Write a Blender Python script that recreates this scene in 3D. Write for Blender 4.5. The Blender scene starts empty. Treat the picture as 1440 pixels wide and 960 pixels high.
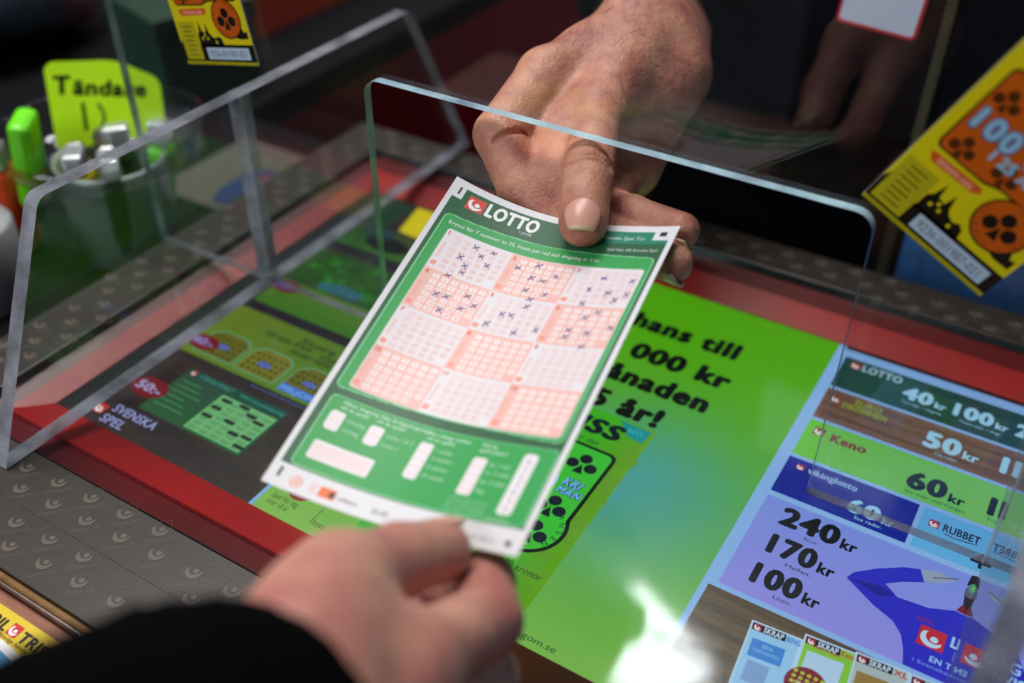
import bpy, bmesh, math, random
import numpy as np
from mathutils import Vector, Matrix

random.seed(7)
rng = np.random.default_rng(7)
scene = bpy.context.scene
COL = scene.collection
pi = math.pi

# ------------------------------------------------------------------ camera
cam_d = bpy.data.cameras.new('camera')
cam_d.sensor_width = 36.0
cam_d.lens = 35.687
cam_d.clip_start = 0.01
cam_d.dof.use_dof = True
cam_d.dof.focus_distance = 0.392
cam_d.dof.aperture_fstop = 4.4
cam_d.dof.aperture_blades = 9
cam = bpy.data.objects.new('camera', cam_d)
COL.objects.link(cam)
cam.matrix_world = Matrix(((0.85214511, -0.3211959, 0.41313667, 0.0),
                           (0.52329226, 0.5173881, -0.67710765, 0.0),
                           (0.0037322, 0.7931852, 0.60896906, 0.30),
                           (0, 0, 0, 1)))
scene.camera = cam
CAM = Vector((0, 0, 0.30))

# ------------------------------------------------------------------ light
vs = scene.view_settings
vs.view_transform = 'Standard'
vs.look = 'None'
vs.exposure = 0.0
vs.gamma = 1.0
vs.use_curve_mapping = False

world = bpy.data.worlds.new('world')
scene.world = world
world.use_nodes = True
wb = world.node_tree.nodes['Background']
wb.inputs[0].default_value = (0.55, 0.62, 0.75, 1)
wb.inputs[1].default_value = 0.11


def area(name, loc, target, sx, sy, power, color, shape='RECTANGLE'):
    l = bpy.data.lights.new(name, 'AREA')
    l.shape = shape
    l.size = sx
    l.size_y = sy
    l.energy = power
    l.color = color
    o = bpy.data.objects.new(name, l)
    COL.objects.link(o)
    o.location = loc
    d = Vector(target) - Vector(loc)
    o.rotation_euler = d.to_track_quat('-Z', 'Y').to_euler()
    return o


area('ceiling_panel_light', (-0.75, 0.62, 1.75), (-0.15, 0.22, 0.0), 1.0, 0.7, 34, (1.0, 0.95, 0.9))
area('unseen_fill_light', (-1.0, -1.9, 1.6), (-0.1, 0.25, 0.0), 1.6, 1.2, 42, (0.88, 0.94, 1.0))  # unseen soft fill added behind the camera, placed to light the neon sign frontally
area('downlight', (-0.48, 1.42, 1.7), (-0.48, 1.42, 0), 0.30, 0.30, 4.5, (0.95, 0.97, 1.0), 'DISK')
area('downlight.001', (-0.62, 1.20, 1.7), (-0.62, 1.2, 0), 0.2, 0.2, 1.6, (0.95, 0.97, 1.0), 'DISK')
area('downlight.002', (-0.25, 2.95, 1.7), (-0.25, 2.95, 0), 0.3, 0.3, 1.2, (0.9, 0.95, 1.0), 'DISK')
area('downlight.003', (-0.60, 2.93, 1.7), (-0.6, 2.93, 0), 0.35, 0.3, 0.6, (0.9, 0.9, 1.0), 'DISK')

# ------------------------------------------------------------------ helpers


def lin(c):
    """sRGB 0-255 -> linear."""
    o = []
    for v in c[:3]:
        v = v / 255.0
        o.append(v / 12.92 if v <= 0.04045 else ((v + 0.055) / 1.055) ** 2.4)
    return tuple(o)


def mat(name, col, rough=0.5, metal=0.0, spec=0.5, noise=0.0, scale=40, bump=0.0, bscale=200, coat=0.0, alpha=1.0, sss=0.0, stretch=None):
    m = bpy.data.materials.new(name)
    m.use_nodes = True
    nt = m.node_tree
    b = nt.nodes['Principled BSDF']
    c = lin(col)
    b.inputs['Base Color'].default_value = (*c, 1)
    b.inputs['Roughness'].default_value = rough
    b.inputs['Metallic'].default_value = metal
    b.inputs['Specular IOR Level'].default_value = spec
    b.inputs['Coat Weight'].default_value = coat
    b.inputs['Alpha'].default_value = alpha
    tc = nt.nodes.new('ShaderNodeTexCoord')
    src = tc.outputs['Object']
    if stretch:
        mp = nt.nodes.new('ShaderNodeMapping')
        mp.inputs['Scale'].default_value = stretch
        nt.links.new(src, mp.inputs['Vector'])
        src = mp.outputs['Vector']
    if noise > 0:
        n = nt.nodes.new('ShaderNodeTexNoise')
        n.inputs['Scale'].default_value = scale
        n.inputs['Detail'].default_value = 5
        nt.links.new(src, n.inputs['Vector'])
        r = nt.nodes.new('ShaderNodeValToRGB')
        r.color_ramp.elements[0].position = 0.3
        r.color_ramp.elements[1].position = 0.7
        r.color_ramp.elements[0].color = (*[v * (1 - noise) for v in c], 1)
        r.color_ramp.elements[1].color = (*[min(1, v * (1 + noise)) for v in c], 1)
        nt.links.new(n.outputs['Fac'], r.inputs['Fac'])
        nt.links.new(r.outputs['Color'], b.inputs['Base Color'])
    if bump > 0:
        n2 = nt.nodes.new('ShaderNodeTexNoise')
        n2.inputs['Scale'].default_value = bscale
        n2.inputs['Detail'].default_value = 4
        nt.links.new(src, n2.inputs['Vector'])
        bp = nt.nodes.new('ShaderNodeBump')
        bp.inputs['Strength'].default_value = bump
        bp.inputs['Distance'].default_value = 0.001
        nt.links.new(n2.outputs['Fac'], bp.inputs['Height'])
        nt.links.new(bp.outputs['Normal'], b.inputs['Normal'])
    if sss > 0:
        b.inputs['Subsurface Weight'].default_value = sss
        b.inputs['Subsurface Radius'].default_value = (1.0, 0.35, 0.2)
        b.inputs['Subsurface Scale'].default_value = 0.004
    return m


def print_mat(name, emit=0.0, rough=0.45, coat=0.0, fade=None):
    """colour comes from the printed colour attribute of the mesh."""
    m = bpy.data.materials.new(name)
    m.use_nodes = True
    nt = m.node_tree
    b = nt.nodes['Principled BSDF']
    a = nt.nodes.new('ShaderNodeAttribute')
    a.attribute_name = 'print_colour'
    if emit > 0:
        b.inputs['Base Color'].default_value = (0.004, 0.004, 0.004, 1)
        nt.links.new(a.outputs['Color'], b.inputs['Emission Color'])
        b.inputs['Emission Strength'].default_value = emit
    else:
        nt.links.new(a.outputs['Color'], b.inputs['Base Color'])
    b.inputs['Roughness'].default_value = rough
    b.inputs['Coat Weight'].default_value = coat
    return m


def thin_clear(name, tint=(0.97, 0.985, 1.0), ior=1.49, rough=0.0, haze=0.0):
    """thin clear sheet: light passes straight through, the surface mirrors by Fresnel."""
    m = bpy.data.materials.new(name)
    m.use_nodes = True
    nt = m.node_tree
    nt.nodes.remove(nt.nodes['Principled BSDF'])
    out = nt.nodes['Material Output']
    t = nt.nodes.new('ShaderNodeBsdfTransparent')
    t.inputs[0].default_value = (*tint, 1)
    g = nt.nodes.new('ShaderNodeBsdfGlossy')
    g.inputs['Roughness'].default_value = rough
    fr = nt.nodes.new('ShaderNodeFresnel')
    # the same reflectance on both faces of the sheet
    ge = nt.nodes.new('ShaderNodeNewGeometry')
    mr = nt.nodes.new('ShaderNodeMapRange')
    mr.inputs['To Min'].default_value = ior
    mr.inputs['To Max'].default_value = 1.0 / ior
    nt.links.new(ge.outputs['Backfacing'], mr.inputs['Value'])
    nt.links.new(mr.outputs['Result'], fr.inputs['IOR'])
    mx = nt.nodes.new('ShaderNodeMixShader')
    nt.links.new(fr.outputs[0], mx.inputs[0])
    nt.links.new(t.outputs[0], mx.inputs[1])
    nt.links.new(g.outputs[0], mx.inputs[2])
    if haze > 0:
        d = nt.nodes.new('ShaderNodeBsdfDiffuse')
        d.inputs[0].default_value = (0.8, 0.8, 0.85, 1)
        n = nt.nodes.new('ShaderNodeTexNoise')
        n.inputs['Scale'].default_value = 14
        tc = nt.nodes.new('ShaderNodeTexCoord')
        nt.links.new(tc.outputs['Object'], n.inputs['Vector'])
        mu = nt.nodes.new('ShaderNodeMath')
        mu.operation = 'MULTIPLY'
        mu.inputs[1].default_value = haze
        nt.links.new(n.outputs['Fac'], mu.inputs[0])
        mx2 = nt.nodes.new('ShaderNodeMixShader')
        nt.links.new(mu.outputs[0], mx2.inputs[0])
        nt.links.new(mx.outputs[0], mx2.inputs[1])
        nt.links.new(d.outputs[0], mx2.inputs[2])
        nt.links.new(mx2.outputs[0], out.inputs[0])
    else:
        nt.links.new(mx.outputs[0], out.inputs[0])
    return m


def edge_mat(name, col, alpha=0.8):
    m = mat(name, col, rough=0.22, spec=0.9, noise=0.5, scale=60, bump=0.25, bscale=500, alpha=alpha)
    return m


def tag(o, label=None, cat=None, group=None, kind=None):
    if label:
        o['label'] = label
    if cat:
        o['category'] = cat
    if group:
        o['group'] = group
    if kind:
        o['kind'] = kind
    return o


def empty(name, loc=(0, 0, 0)):
    o = bpy.data.objects.new(name, None)
    o.empty_display_size = 0.02
    o.location = loc
    COL.objects.link(o)
    return o


def add_mesh(name, verts, faces, material, parent=None, smooth=False, mats=None, mi=None):
    me = bpy.data.meshes.new(name)
    me.from_pydata([tuple(map(float, v)) for v in verts], [], [tuple(int(i) for i in f) for f in faces])
    for m in (mats or [material]):
        me.materials.append(m)
    if mi is not None:
        me.polygons.foreach_set('material_index', mi)
    if smooth:
        me.polygons.foreach_set('use_smooth', [True] * len(me.polygons))
    me.update()
    o = bpy.data.objects.new(name, me)
    COL.objects.link(o)
    if parent is not None:
        o.parent = parent
        o.matrix_parent_inverse = Matrix.Translation(-Vector(parent.location)) if parent.type == 'EMPTY' and parent.rotation_euler[:] == (0, 0, 0) else Matrix()
    return o


def bm_obj(name, bm, material, parent=None, smooth=False):
    bmesh.ops.recalc_face_normals(bm, faces=bm.faces[:])
    me = bpy.data.meshes.new(name)
    bm.to_mesh(me)
    bm.free()
    me.materials.append(material)
    if smooth:
        me.polygons.foreach_set('use_smooth', [True] * len(me.polygons))
    o = bpy.data.objects.new(name, me)
    COL.objects.link(o)
    if parent is not None:
        o.parent = parent
        o.matrix_parent_inverse = Matrix.Translation(-Vector(parent.location)) if parent.type == 'EMPTY' else Matrix()
    return o


def box_bm(x0, y0, z0, x1, y1, z1, bev=0.0, seg=2, M=None):
    bm = bmesh.new()
    bmesh.ops.create_cube(bm, size=1.0)
    for v in bm.verts:
        v.co = Vector(((x0 + x1) / 2 + v.co.x * (x1 - x0), (y0 + y1) / 2 + v.co.y * (y1 - y0), (z0 + z1) / 2 + v.co.z * (z1 - z0)))
    if bev > 0:
        bmesh.ops.bevel(bm, geom=bm.edges[:], offset=bev, segments=seg, affect='EDGES', profile=0.5)
    if M is not None:
        bm.transform(M)
    return bm


def box(name, x0, y0, z0, x1, y1, z1, material, parent=None, bev=0.0, M=None):
    return bm_obj(name, box_bm(x0, y0, z0, x1, y1, z1, bev, M=M), material, parent, smooth=False)


def lathe(name, prof, loc, material, parent=None, seg=48, closed=False):
    """prof: list of (r, z)."""
    V, F = [], []
    n = len(prof)
    for i in range(seg):
        a = 2 * pi * i / seg
        for r, z in prof:
            V.append((loc[0] + r * math.cos(a), loc[1] + r * math.sin(a), loc[2] + z))
    for i in range(seg):
        j = (i + 1) % seg
        for k in range(n - 1):
            F.append((i * n + k, j * n + k, j * n + k + 1, i * n + k + 1))
    o = add_mesh(name, V, F, material, parent, smooth=True)
    bm = bmesh.new()
    bm.from_mesh(o.data)
    bmesh.ops.remove_doubles(bm, verts=bm.verts[:], dist=1e-6)
    bmesh.ops.recalc_face_normals(bm, faces=bm.faces[:])
    bm.to_mesh(o.data)
    bm.free()
    return o


def tube(name, pts, radii, material, parent=None, seg=16, squash=None, wob=0.0):
    """loft of rings along a path; radii may be (a, b) pairs."""
    pts = [Vector(p) for p in pts]
    V, F = [], []
    up0 = Vector((0, 0, 1))
    for i, p in enumerate(pts):
        t = (pts[min(i + 1, len(pts) - 1)] - pts[max(i - 1, 0)]).normalized()
        s = t.cross(up0)
        if s.length < 1e-3:
            s = Vector((1, 0, 0))
        s.normalize()
        u = s.cross(t)
        r = radii[i]
        ra, rb = r if isinstance(r, tuple) else (r, r)
        for k in range(seg):
            a = 2 * pi * k / seg
            w = 1 + wob * math.sin(3 * a + i * 1.7) * math.sin(i * 0.9 + a)
            V.append(p + s * (ra * w * math.cos(a)) + u * (rb * w * math.sin(a)))
    n = len(pts)
    for i in range(n - 1):
        for k in range(seg):
            k2 = (k + 1) % seg
            F.append((i * seg + k, i * seg + k2, (i + 1) * seg + k2, (i + 1) * seg + k))
    F.append(tuple(range(seg))[::-1])
    F.append(tuple((n - 1) * seg + k for k in range(seg)))
    return add_mesh(name, V, F, material, parent, smooth=True)


def smooth_path(pts, n):
    """Catmull-Rom through rows of floats."""
    P = np.array(pts, float)
    P = np.vstack([2 * P[0] - P[1], P, 2 * P[-1] - P[-2]])
    out = []
    segs = len(P) - 3
    for i in range(n):
        t = i / (n - 1) * segs
        k = min(int(t), segs - 1)
        t -= k
        a, b, c, d = P[k:k + 4]
        out.append(0.5 * ((2 * b) + (-a + c) * t + (2 * a - 5 * b + 4 * c - d) * t * t + (-a + 3 * b - 3 * c + d) * t ** 3))
    return np.array(out)


def round_poly(pts, rads, seg=6):
    """2D polygon with rounded corners."""
    out = []
    n = len(pts)
    for i in range(n):
        p = np.array(pts[i], float)
        r = rads[i] if isinstance(rads, (list, tuple)) else rads
        if r <= 0:
            out.append(tuple(p))
            continue
        a = np.array(pts[i - 1], float) - p
        b = np.array(pts[(i + 1) % n], float) - p
        la, lb = np.linalg.norm(a), np.linalg.norm(b)
        a /= la
        b /= lb
        ang = math.acos(max(-1, min(1, float(a @ b))))
        d = min(r / math.tan(ang / 2), la * 0.49, lb * 0.49)
        rr = d * math.tan(ang / 2)
        c = p + (a + b) / np.linalg.norm(a + b) * (rr / math.sin(ang / 2))
        s = p + a * d - c
        e = p + b * d - c
        a0 = math.atan2(s[1], s[0])
        a1 = math.atan2(e[1], e[0])
        da = (a1 - a0 + pi) % (2 * pi) - pi
        for k in range(seg + 1):
            t = a0 + da * k / seg
            out.append((c[0] + rr * math.cos(t), c[1] + rr * math.sin(t)))
    return out


def plate(name, outline, to3d, thick_vec, mats, parent, rim=None):
    """extruded 2D outline: faces take mats[0], rim takes mats[1]."""
    n = len(outline)
    V = [Vector(to3d(p)) for p in outline]
    tv = Vector(thick_vec)
    V2 = [v + tv for v in V]
    F = [tuple(range(n)), tuple(range(2 * n - 1, n - 1, -1))]
    mi = [0, 0]
    for i in range(n):
        j = (i + 1) % n
        F.append((j, i, n + i, n + j))
        mi.append(rim(outline[i], outline[j]) if rim else 1)
    o = add_mesh(name, V + V2, F, None, parent, mats=mats, mi=mi)
    bm = bmesh.new()
    bm.from_mesh(o.data)
    bmesh.ops.recalc_face_normals(bm, faces=bm.faces[:])
    bm.to_mesh(o.data)
    bm.free()
    return o


# ---- lettering -----------------------------------------------------------
_tc = {}


def text_arrays(s, bold=0.0, shear=0.0, res=3):
    key = (s, bold, shear, res)
    if key in _tc:
        return _tc[key]
    cu = bpy.data.curves.new('lettering_source', 'FONT')
    cu.body = s
    cu.size = 1.0
    cu.resolution_u = res
    cu.fill_mode = 'FRONT'
    cu.shear = shear
    cu.space_character = 1.0 + bold * 1.6
    ob = bpy.data.objects.new('lettering_source', cu)
    COL.objects.link(ob)
    dg = bpy.context.evaluated_depsgraph_get()
    ev = ob.evaluated_get(dg)
    me = ev.to_mesh()
    me.calc_loop_triangles()
    v = np.zeros(len(me.vertices) * 3)
    me.vertices.foreach_get('co', v)
    v = v.reshape(-1, 3)[:, :2].copy()
    t = np.zeros(len(me.loop_triangles) * 3, int)
    me.loop_triangles.foreach_get('vertices', t)
    t = t.reshape(-1, 3)
    ev.to_mesh_clear()
    bpy.data.objects.remove(ob)
    bpy.data.curves.remove(cu)
    if len(v):
        v[:, 0] -= v[:, 0].min()
    v /= 0.70
    _tc[key] = (v, t)
    return _tc[key]


class Print:
    """flat print: coloured shapes in a 2D frame, stacked in thin layers."""

    def __init__(self):
        self.V, self.L, self.F, self.C = [], [], [], []

    def _add(self, pts, faces, cols, layer):
        o = len(self.V)
        self.V += [tuple(p) for p in pts]
        self.L += list(layer) if isinstance(layer, (list, np.ndarray)) else [layer] * len(pts)
        for f in faces:
            self.F.append(tuple(int(i) + o for i in f))
        self.C += cols

    def poly(self, pts, col, layer=1):
        self._add(pts, [range(len(pts))], [lin(col)] * len(pts), layer)

    def rect(self, x0, y0, x1, y1, col, layer=1):
        self.poly([(x0, y0), (x1, y0), (x1, y1), (x0, y1)], col, layer)

    def rrect(self, x0, y0, x1, y1, r, col, layer=1):
        self.poly(round_poly([(x0, y0), (x1, y0), (x1, y1), (x0, y1)], r, 5), col, layer)

    def disc(self, cx, cy, rx, col, layer=1, ry=None, n=28, a0=0.0):
        ry = ry or rx
        self.poly([(cx + rx * math.cos(a0 + 2 * pi * i / n), cy + ry * math.sin(a0 + 2 * pi * i / n)) for i in range(n)], col, layer)

    def grid(self, x0, y0, x1, y1, nx, ny, fn, layer=1):
        pts, cols, F = [], [], []
        for j in range(ny + 1):
            for i in range(nx + 1):
                a, b = i / nx, j / ny
                pts.append((x0 + (x1 - x0) * a, y0 + (y1 - y0) * b))
                cols.append(lin(fn(a, b)))
        for j in range(ny):
            for i in range(nx):
                k = j * (nx + 1) + i
                F.append((k, k + 1, k + nx + 2, k + nx + 1))
        self._add(pts, F, cols, layer)

    def stroke(self, pts, w, col, layer=1, closed=False):
        P = [np.array(p, float) for p in pts]
        n = len(P)
        A, B = [], []
        for i in range(n):
            a = P[i - 1] if (i > 0 or closed) else P[i]
            b = P[(i + 1) % n] if (i < n - 1 or closed) else P[i]
            d = b - a
            d /= max(1e-9, np.linalg.norm(d))
            nn = np.array((-d[1], d[0])) * w / 2
            A.append(P[i] + nn)
            B.append(P[i] - nn)
        F = []
        for i in range(n if closed else n - 1):
            j = (i + 1) % n
            F.append((i, j, n + j, n + i))
        self._add(A + B, F, [lin(col)] * (2 * n), layer)

    def text(self, s, x, y, h, col, layer=2, w=None, bold=0.0, shear=0.0, rot=0.0, align='l', res=3, flip=False, sp=None):
        v, t = text_arrays(s, bold if sp is None else sp, shear, res)
        if not len(v):
            return
        n1 = len(v)
        if bold > 0.022:
            # heavier weight: shifted copies of the same letters, same colour
            off = [(bold * 1.15 * math.cos(q * pi / 4), bold * 0.9 * math.sin(q * pi / 4)) for q in range(8)]
            t = np.concatenate([t + k * len(v) for k in range(9)])
            v = np.concatenate([v] + [v + np.array(o_) for o_ in off])
            v = v - np.array((v[:, 0].min(), 0))
        v = v * h
        wid = v[:, 0].max()
        if w:
            v = v.copy()
            v[:, 0] *= w / wid
            wid = w
        if align == 'r':
            v = v - np.array((wid, 0))
        elif align == 'c':
            v = v - np.array((wid / 2, 0))
        if flip:
            v = v * np.array((1, -1))
        c, sn = math.cos(rot), math.sin(rot)
        v = np.stack([v[:, 0] * c - v[:, 1] * sn + x, v[:, 0] * sn + v[:, 1] * c + y], 1)
        # the copies are stacked a hair apart so that no two faces share a plane
        self._add(v, t, [lin(col)] * len(v), layer + 0.08 * (np.arange(len(v)) // n1))

    def xf(self, pts, x, y, s, rot):
        c, sn = math.cos(rot), math.sin(rot)
        return [(x + s * (p[0] * c - p[1] * sn), y + s * (p[0] * sn + p[1] * c)) for p in pts]

    def logo(self, x, y, s, layer=2, rot=0.0, bg=(205, 35, 40), fg=(245, 240, 240), up=1, box_=True):
        """square mark with a crescent and a dot; centre x, y, side s."""
        if box_:
            self.poly(self.xf([(-.5, -.5 * up), (.5, -.5 * up), (.5, .5 * up), (-.5, .5 * up)], x, y, s, rot), bg, layer)
        cr = []
        for k in range(15):
            a = pi * (0.80 + 1.02 * k / 14)
            cr.append((0.02 + .44 * math.cos(a), up * (0.0 + .44 * math.sin(a))))
        for k in range(15):
            a = pi * (1.82 - 1.02 * k / 14)
            cr.append((0.10 + .335 * math.cos(a), up * (0.10 + .33 * math.sin(a))))
        self.poly(self.xf(cr, x, y, s, rot), fg, layer + 1)
        self.poly(self.xf([(0.10 + .15 * math.cos(2 * pi * i / 16), up * (-0.02 + .15 * math.sin(2 * pi * i / 16))) for i in range(16)], x, y, s, rot), fg, layer + 1)

    def clover(self, x, y, s, col, layer=2, rot=0.0):
        for dx, dy in ((0, .33), (-.36, -.06), (.36, -.06)):
            self.poly(self.xf([(dx + .24 * math.cos(2 * pi * i / 18), dy + .24 * math.sin(2 * pi * i / 18)) for i in range(18)], x, y, s, rot), col, layer)
        self.poly(self.xf([(0, .02), (.2, -.46), (-.2, -.46)], x, y, s, rot), col, layer)

    def build(self, name, material, parent, to3d):
        V = [to3d(p[0], p[1], l) for p, l in zip(self.V, self.L)]
        o = add_mesh(name, V, self.F, material, parent)
        me = o.data
        ca = me.color_attributes.new('print_colour', 'FLOAT_COLOR', 'POINT')
        arr = np.ones((len(self.V), 4), np.float32)
        arr[:, :3] = np.array(self.C, np.float32)
        ca.data.foreach_set('color', arr.ravel())
        return o


# ---- implicit surfaces for bodies -----------------------------------------


class Body:
    """smooth union of tapered capsules on a grid, meshed with surface nets."""

    def __init__(self, lo, hi, h):
        self.lo = np.array(lo, float)
        self.h = h
        self.n = np.ceil((np.array(hi) - self.lo) / h).astype(int) + 1
        self.F = np.full(self.n, 0.02, np.float32)

    def _sub(self, a, b, r):
        lo = np.minimum(a, b) - r
        hi = np.maximum(a, b) + r
        i0 = np.clip(np.floor((lo - self.lo) / self.h).astype(int), 0, self.n)
        i1 = np.clip(np.ceil((hi - self.lo) / self.h).astype(int) + 1, 0, self.n)
        if (i1 <= i0).any():
            return None
        sl = tuple(slice(i0[k], i1[k]) for k in range(3))
        ax = [(self.lo[k] + np.arange(i0[k], i1[k]) * self.h).astype(np.float32) for k in range(3)]
        return sl, ax

    @staticmethod
    def _cap(ax, a, b, ra, rb, flat=None):
        X = ax[0][:, None, None] - np.float32(a[0])
        Y = ax[1][None, :, None] - np.float32(a[1])
        Z = ax[2][None, None, :] - np.float32(a[2])
        d = (b - a).astype(np.float32)
        dd = float(d @ d) + 1e-12
        t = np.clip((X * d[0] + Y * d[1] + Z * d[2]) / dd, 0, 1)
        ex, ey, ez = X - t * d[0], Y - t * d[1], Z - t * d[2]
        if flat is not None:
            nv, f = flat
            q = ex * nv[0] + ey * nv[1] + ez * nv[2]
            g = (1.0 / f - 1.0)
            ex = ex + q * g * nv[0]
            ey = ey + q * g * nv[1]
            ez = ez + q * g * nv[2]
        return np.sqrt(ex * ex + ey * ey + ez * ez) - (ra + (rb - ra) * t)

    def add(self, a, b, ra, rb, k=0.004, flat=None):
        a, b = np.array(a, float), np.array(b, float)
        s = self._sub(a, b, max(ra, rb) + k + 0.006)
        if s is None:
            return
        sl, ax = s
        D = self._cap(ax, a, b, ra, rb, flat)
        f = self.F[sl]
        hh = np.clip(k - np.abs(f - D), 0, None) / k
        self.F[sl] = np.minimum(f, D) - hh * hh * k * 0.25

    def cut(self, a, b, r, k=0.0012):
        a, b = np.array(a, float), np.array(b, float)
        s = self._sub(a, b, r + k + 0.003)
        if s is None:
            return
        sl, ax = s
        D = -self._cap(ax, a, b, r, r)
        f = self.F[sl]
        hh = np.clip(k - np.abs(f - D), 0, None) / k
        self.F[sl] = np.maximum(f, D) + hh * hh * k * 0.25

    def crease(self, pts, r, k=0.0012):
        for p, q in zip(pts[:-1], pts[1:]):
            self.cut(p, q, r, k)

    def mesh(self):
        F = self.F
        s = F < 0
        c = np.zeros(tuple(np.array(s.shape) - 1), np.int8)
        for dx in (0, 1):
            for dy in (0, 1):
                for dz in (0, 1):
                    c += s[dx:s.shape[0] - 1 + dx, dy:s.shape[1] - 1 + dy, dz:s.shape[2] - 1 + dz]
        act = (c > 0) & (c < 8)
        I = np.argwhere(act)
        idx = np.full(act.shape, -1, np.int32)
        idx[act] = np.arange(len(I))
        corn = [(x, y, z) for x in (0, 1) for y in (0, 1) for z in (0, 1)]
        val = {q: F[I[:, 0] + q[0], I[:, 1] + q[1], I[:, 2] + q[2]] for q in corn}
        acc = np.zeros((len(I), 3))
        cnt = np.zeros(len(I))
        for q in corn:
            for k in range(3):
                if q[k] == 0:
                    q2 = tuple(1 if m == k else q[m] for m in range(3))
                    a, b = val[q], val[q2]
                    m = (a < 0) != (b < 0)
                    t = np.where(m, a / np.where(m, a - b, 1), 0)
                    p = np.array(q, float)[None, :].repeat(len(I), 0)
                    p[:, k] = t
                    acc += p * m[:, None]
                    cnt += m
        V = self.lo + (I + acc / cnt[:, None]) * self.h
        quads = []
        for k in range(3):
            u, v = (k + 1) % 3, (k + 2) % 3
            sh = list(s.shape)
            a = [slice(None)] * 3
            b = [slice(None)] * 3
            a[k] = slice(0, sh[k] - 1)
            b[k] = slice(1, sh[k])
            for m in (u, v):
                a[m] = slice(1, sh[m] - 1)
                b[m] = slice(1, sh[m] - 1)
            sa, sb = s[tuple(a)], s[tuple(b)]
            E = np.argwhere(sa != sb)
            fl = sa[sa != sb]
            E[:, u] += 1
            E[:, v] += 1
            def cell(du, dv):
                Q = E.copy()
                Q[:, u] += du
                Q[:, v] += dv
                return idx[Q[:, 0], Q[:, 1], Q[:, 2]]
            q = np.stack([cell(-1, -1), cell(0, -1), cell(0, 0), cell(-1, 0)], 1)
            q[~fl] = q[~fl][:, ::-1]
            quads.append(q)
        Q = np.concatenate(quads)
        Q = Q[(Q >= 0).all(1)]
        # light smoothing
        for it in range(1):
            S = np.zeros_like(V)
            n = np.zeros(len(V))
            for a, b in ((0, 1), (1, 2), (2, 3), (3, 0)):
                np.add.at(S, Q[:, a], V[Q[:, b]])
                np.add.at(S, Q[:, b], V[Q[:, a]])
                np.add.at(n, Q[:, a], 1)
                np.add.at(n, Q[:, b], 1)
            V = V * 0.6 + 0.4 * S / np.maximum(n, 1)[:, None]
        return V, Q


def fast_mesh(name, V, Q, material, parent=None, smooth=True):
    me = bpy.data.meshes.new(name)
    me.vertices.add(len(V))
    me.vertices.foreach_set('co', np.asarray(V, np.float32).ravel())
    me.loops.add(len(Q) * 4)
    me.loops.foreach_set('vertex_index', np.asarray(Q, np.int32).ravel())
    me.polygons.add(len(Q))
    me.polygons.foreach_set('loop_start', np.arange(0, len(Q) * 4, 4, dtype=np.int32))
    me.polygons.foreach_set('use_smooth', np.full(len(Q), smooth))
    me.update(calc_edges=True)
    me.validate()
    me.materials.append(material)
    o = bpy.data.objects.new(name, me)
    COL.objects.link(o)
    if parent is not None:
        o.parent = parent
    return o


# ------------------------------------------------------------------ materials
M = {}
M['laminate'] = mat('laminate', (50, 44, 39), rough=0.38, noise=0.12, scale=90, bump=0.05, bscale=900)
M['laminate_print'] = print_mat('laminate_print', rough=0.35)
M['frame_dark'] = mat('dark_red_frame', (104, 9, 15), rough=0.35, noise=0.12, scale=30)  # outer band of the red frame, a darker red than the inner band
M['frame_red'] = mat('bright_red_frame', (172, 16, 20), rough=0.35, noise=0.1, scale=25)
M['black_plastic'] = mat('black_plastic', (14, 14, 16), rough=0.35, noise=0.1)
M['cabinet'] = mat('cabinet_board', (40, 34, 32), rough=0.5, noise=0.2, scale=20)
M['gold_edge'] = mat('brown_edge_band', (122, 84, 30), rough=0.5, noise=0.35, scale=150)
M['steel'] = mat('brushed_steel', (170, 165, 168), rough=0.28, metal=1.0, noise=0.15, scale=200, bump=0.05)
M['chrome'] = mat('chrome', (200, 205, 210), rough=0.28, metal=0.75, noise=0.05)
M['copper_wood'] = mat('copper_brown_wood', (150, 92, 66), rough=0.4, noise=0.3, scale=60, stretch=(1, 9, 1))
M['clear'] = thin_clear('clear_acrylic', tint=(0.96, 0.975, 0.985), haze=0.004)
M['clear_edge'] = edge_mat('polished_acrylic_edge', (134, 136, 146), 0.88)
M['joint'] = edge_mat('glue_joint', (190, 196, 206), 0.38)
M['foot_edge'] = edge_mat('sheet_foot_edge', (112, 112, 118), 0.75)
M['sheet_edge'] = edge_mat('bright_hatch_edge', (176, 206, 232), 0.92)
M['glass'] = thin_clear('counter_glass', tint=(0.95, 0.985, 0.975), ior=1.5, rough=0.07)
M['glass_edge'] = mat('glass_edge_teal', (28, 62, 66), rough=0.15, spec=0.8, noise=0.2)
M['bowl'] = thin_clear('clear_plastic', tint=(0.97, 0.985, 0.98), ior=1.45, rough=0.05)
M['screen_print'] = print_mat('screen_picture', emit=0.9, rough=0.3)
M['card_print'] = print_mat('card_print', rough=0.32, coat=0.3)
M['paper_print'] = print_mat('paper_print', rough=0.5)
M['card_stock'] = mat('card_stock', (225, 222, 215), rough=0.6, noise=0.04)
M['neon'] = mat('neon_card', (196, 248, 6), rough=0.5, noise=0.05)
M['ink'] = mat('black_ink', (14, 16, 12), rough=0.6, noise=0.1)
M['jacket'] = mat('dark_navy_jacket', (6, 8, 14), rough=0.9, spec=0.08, noise=0.35, scale=120, bump=0.4, bscale=600)
M['black_cloth'] = mat('black_sleeve_knit', (3, 3, 4), rough=0.95, spec=0.05, noise=0.3, scale=300, bump=0.5, bscale=900)
M['trousers'] = mat('blue_trousers', (20, 84, 140), rough=0.9, noise=0.25, scale=150)
M['nail'] = mat('fingernail', (216, 158, 138), rough=0.28, spec=0.55, noise=0.05, scale=200, sss=0.15)
M['nail_tip'] = mat('fingernail_edge', (206, 190, 150), rough=0.35, noise=0.05, scale=200)
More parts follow.
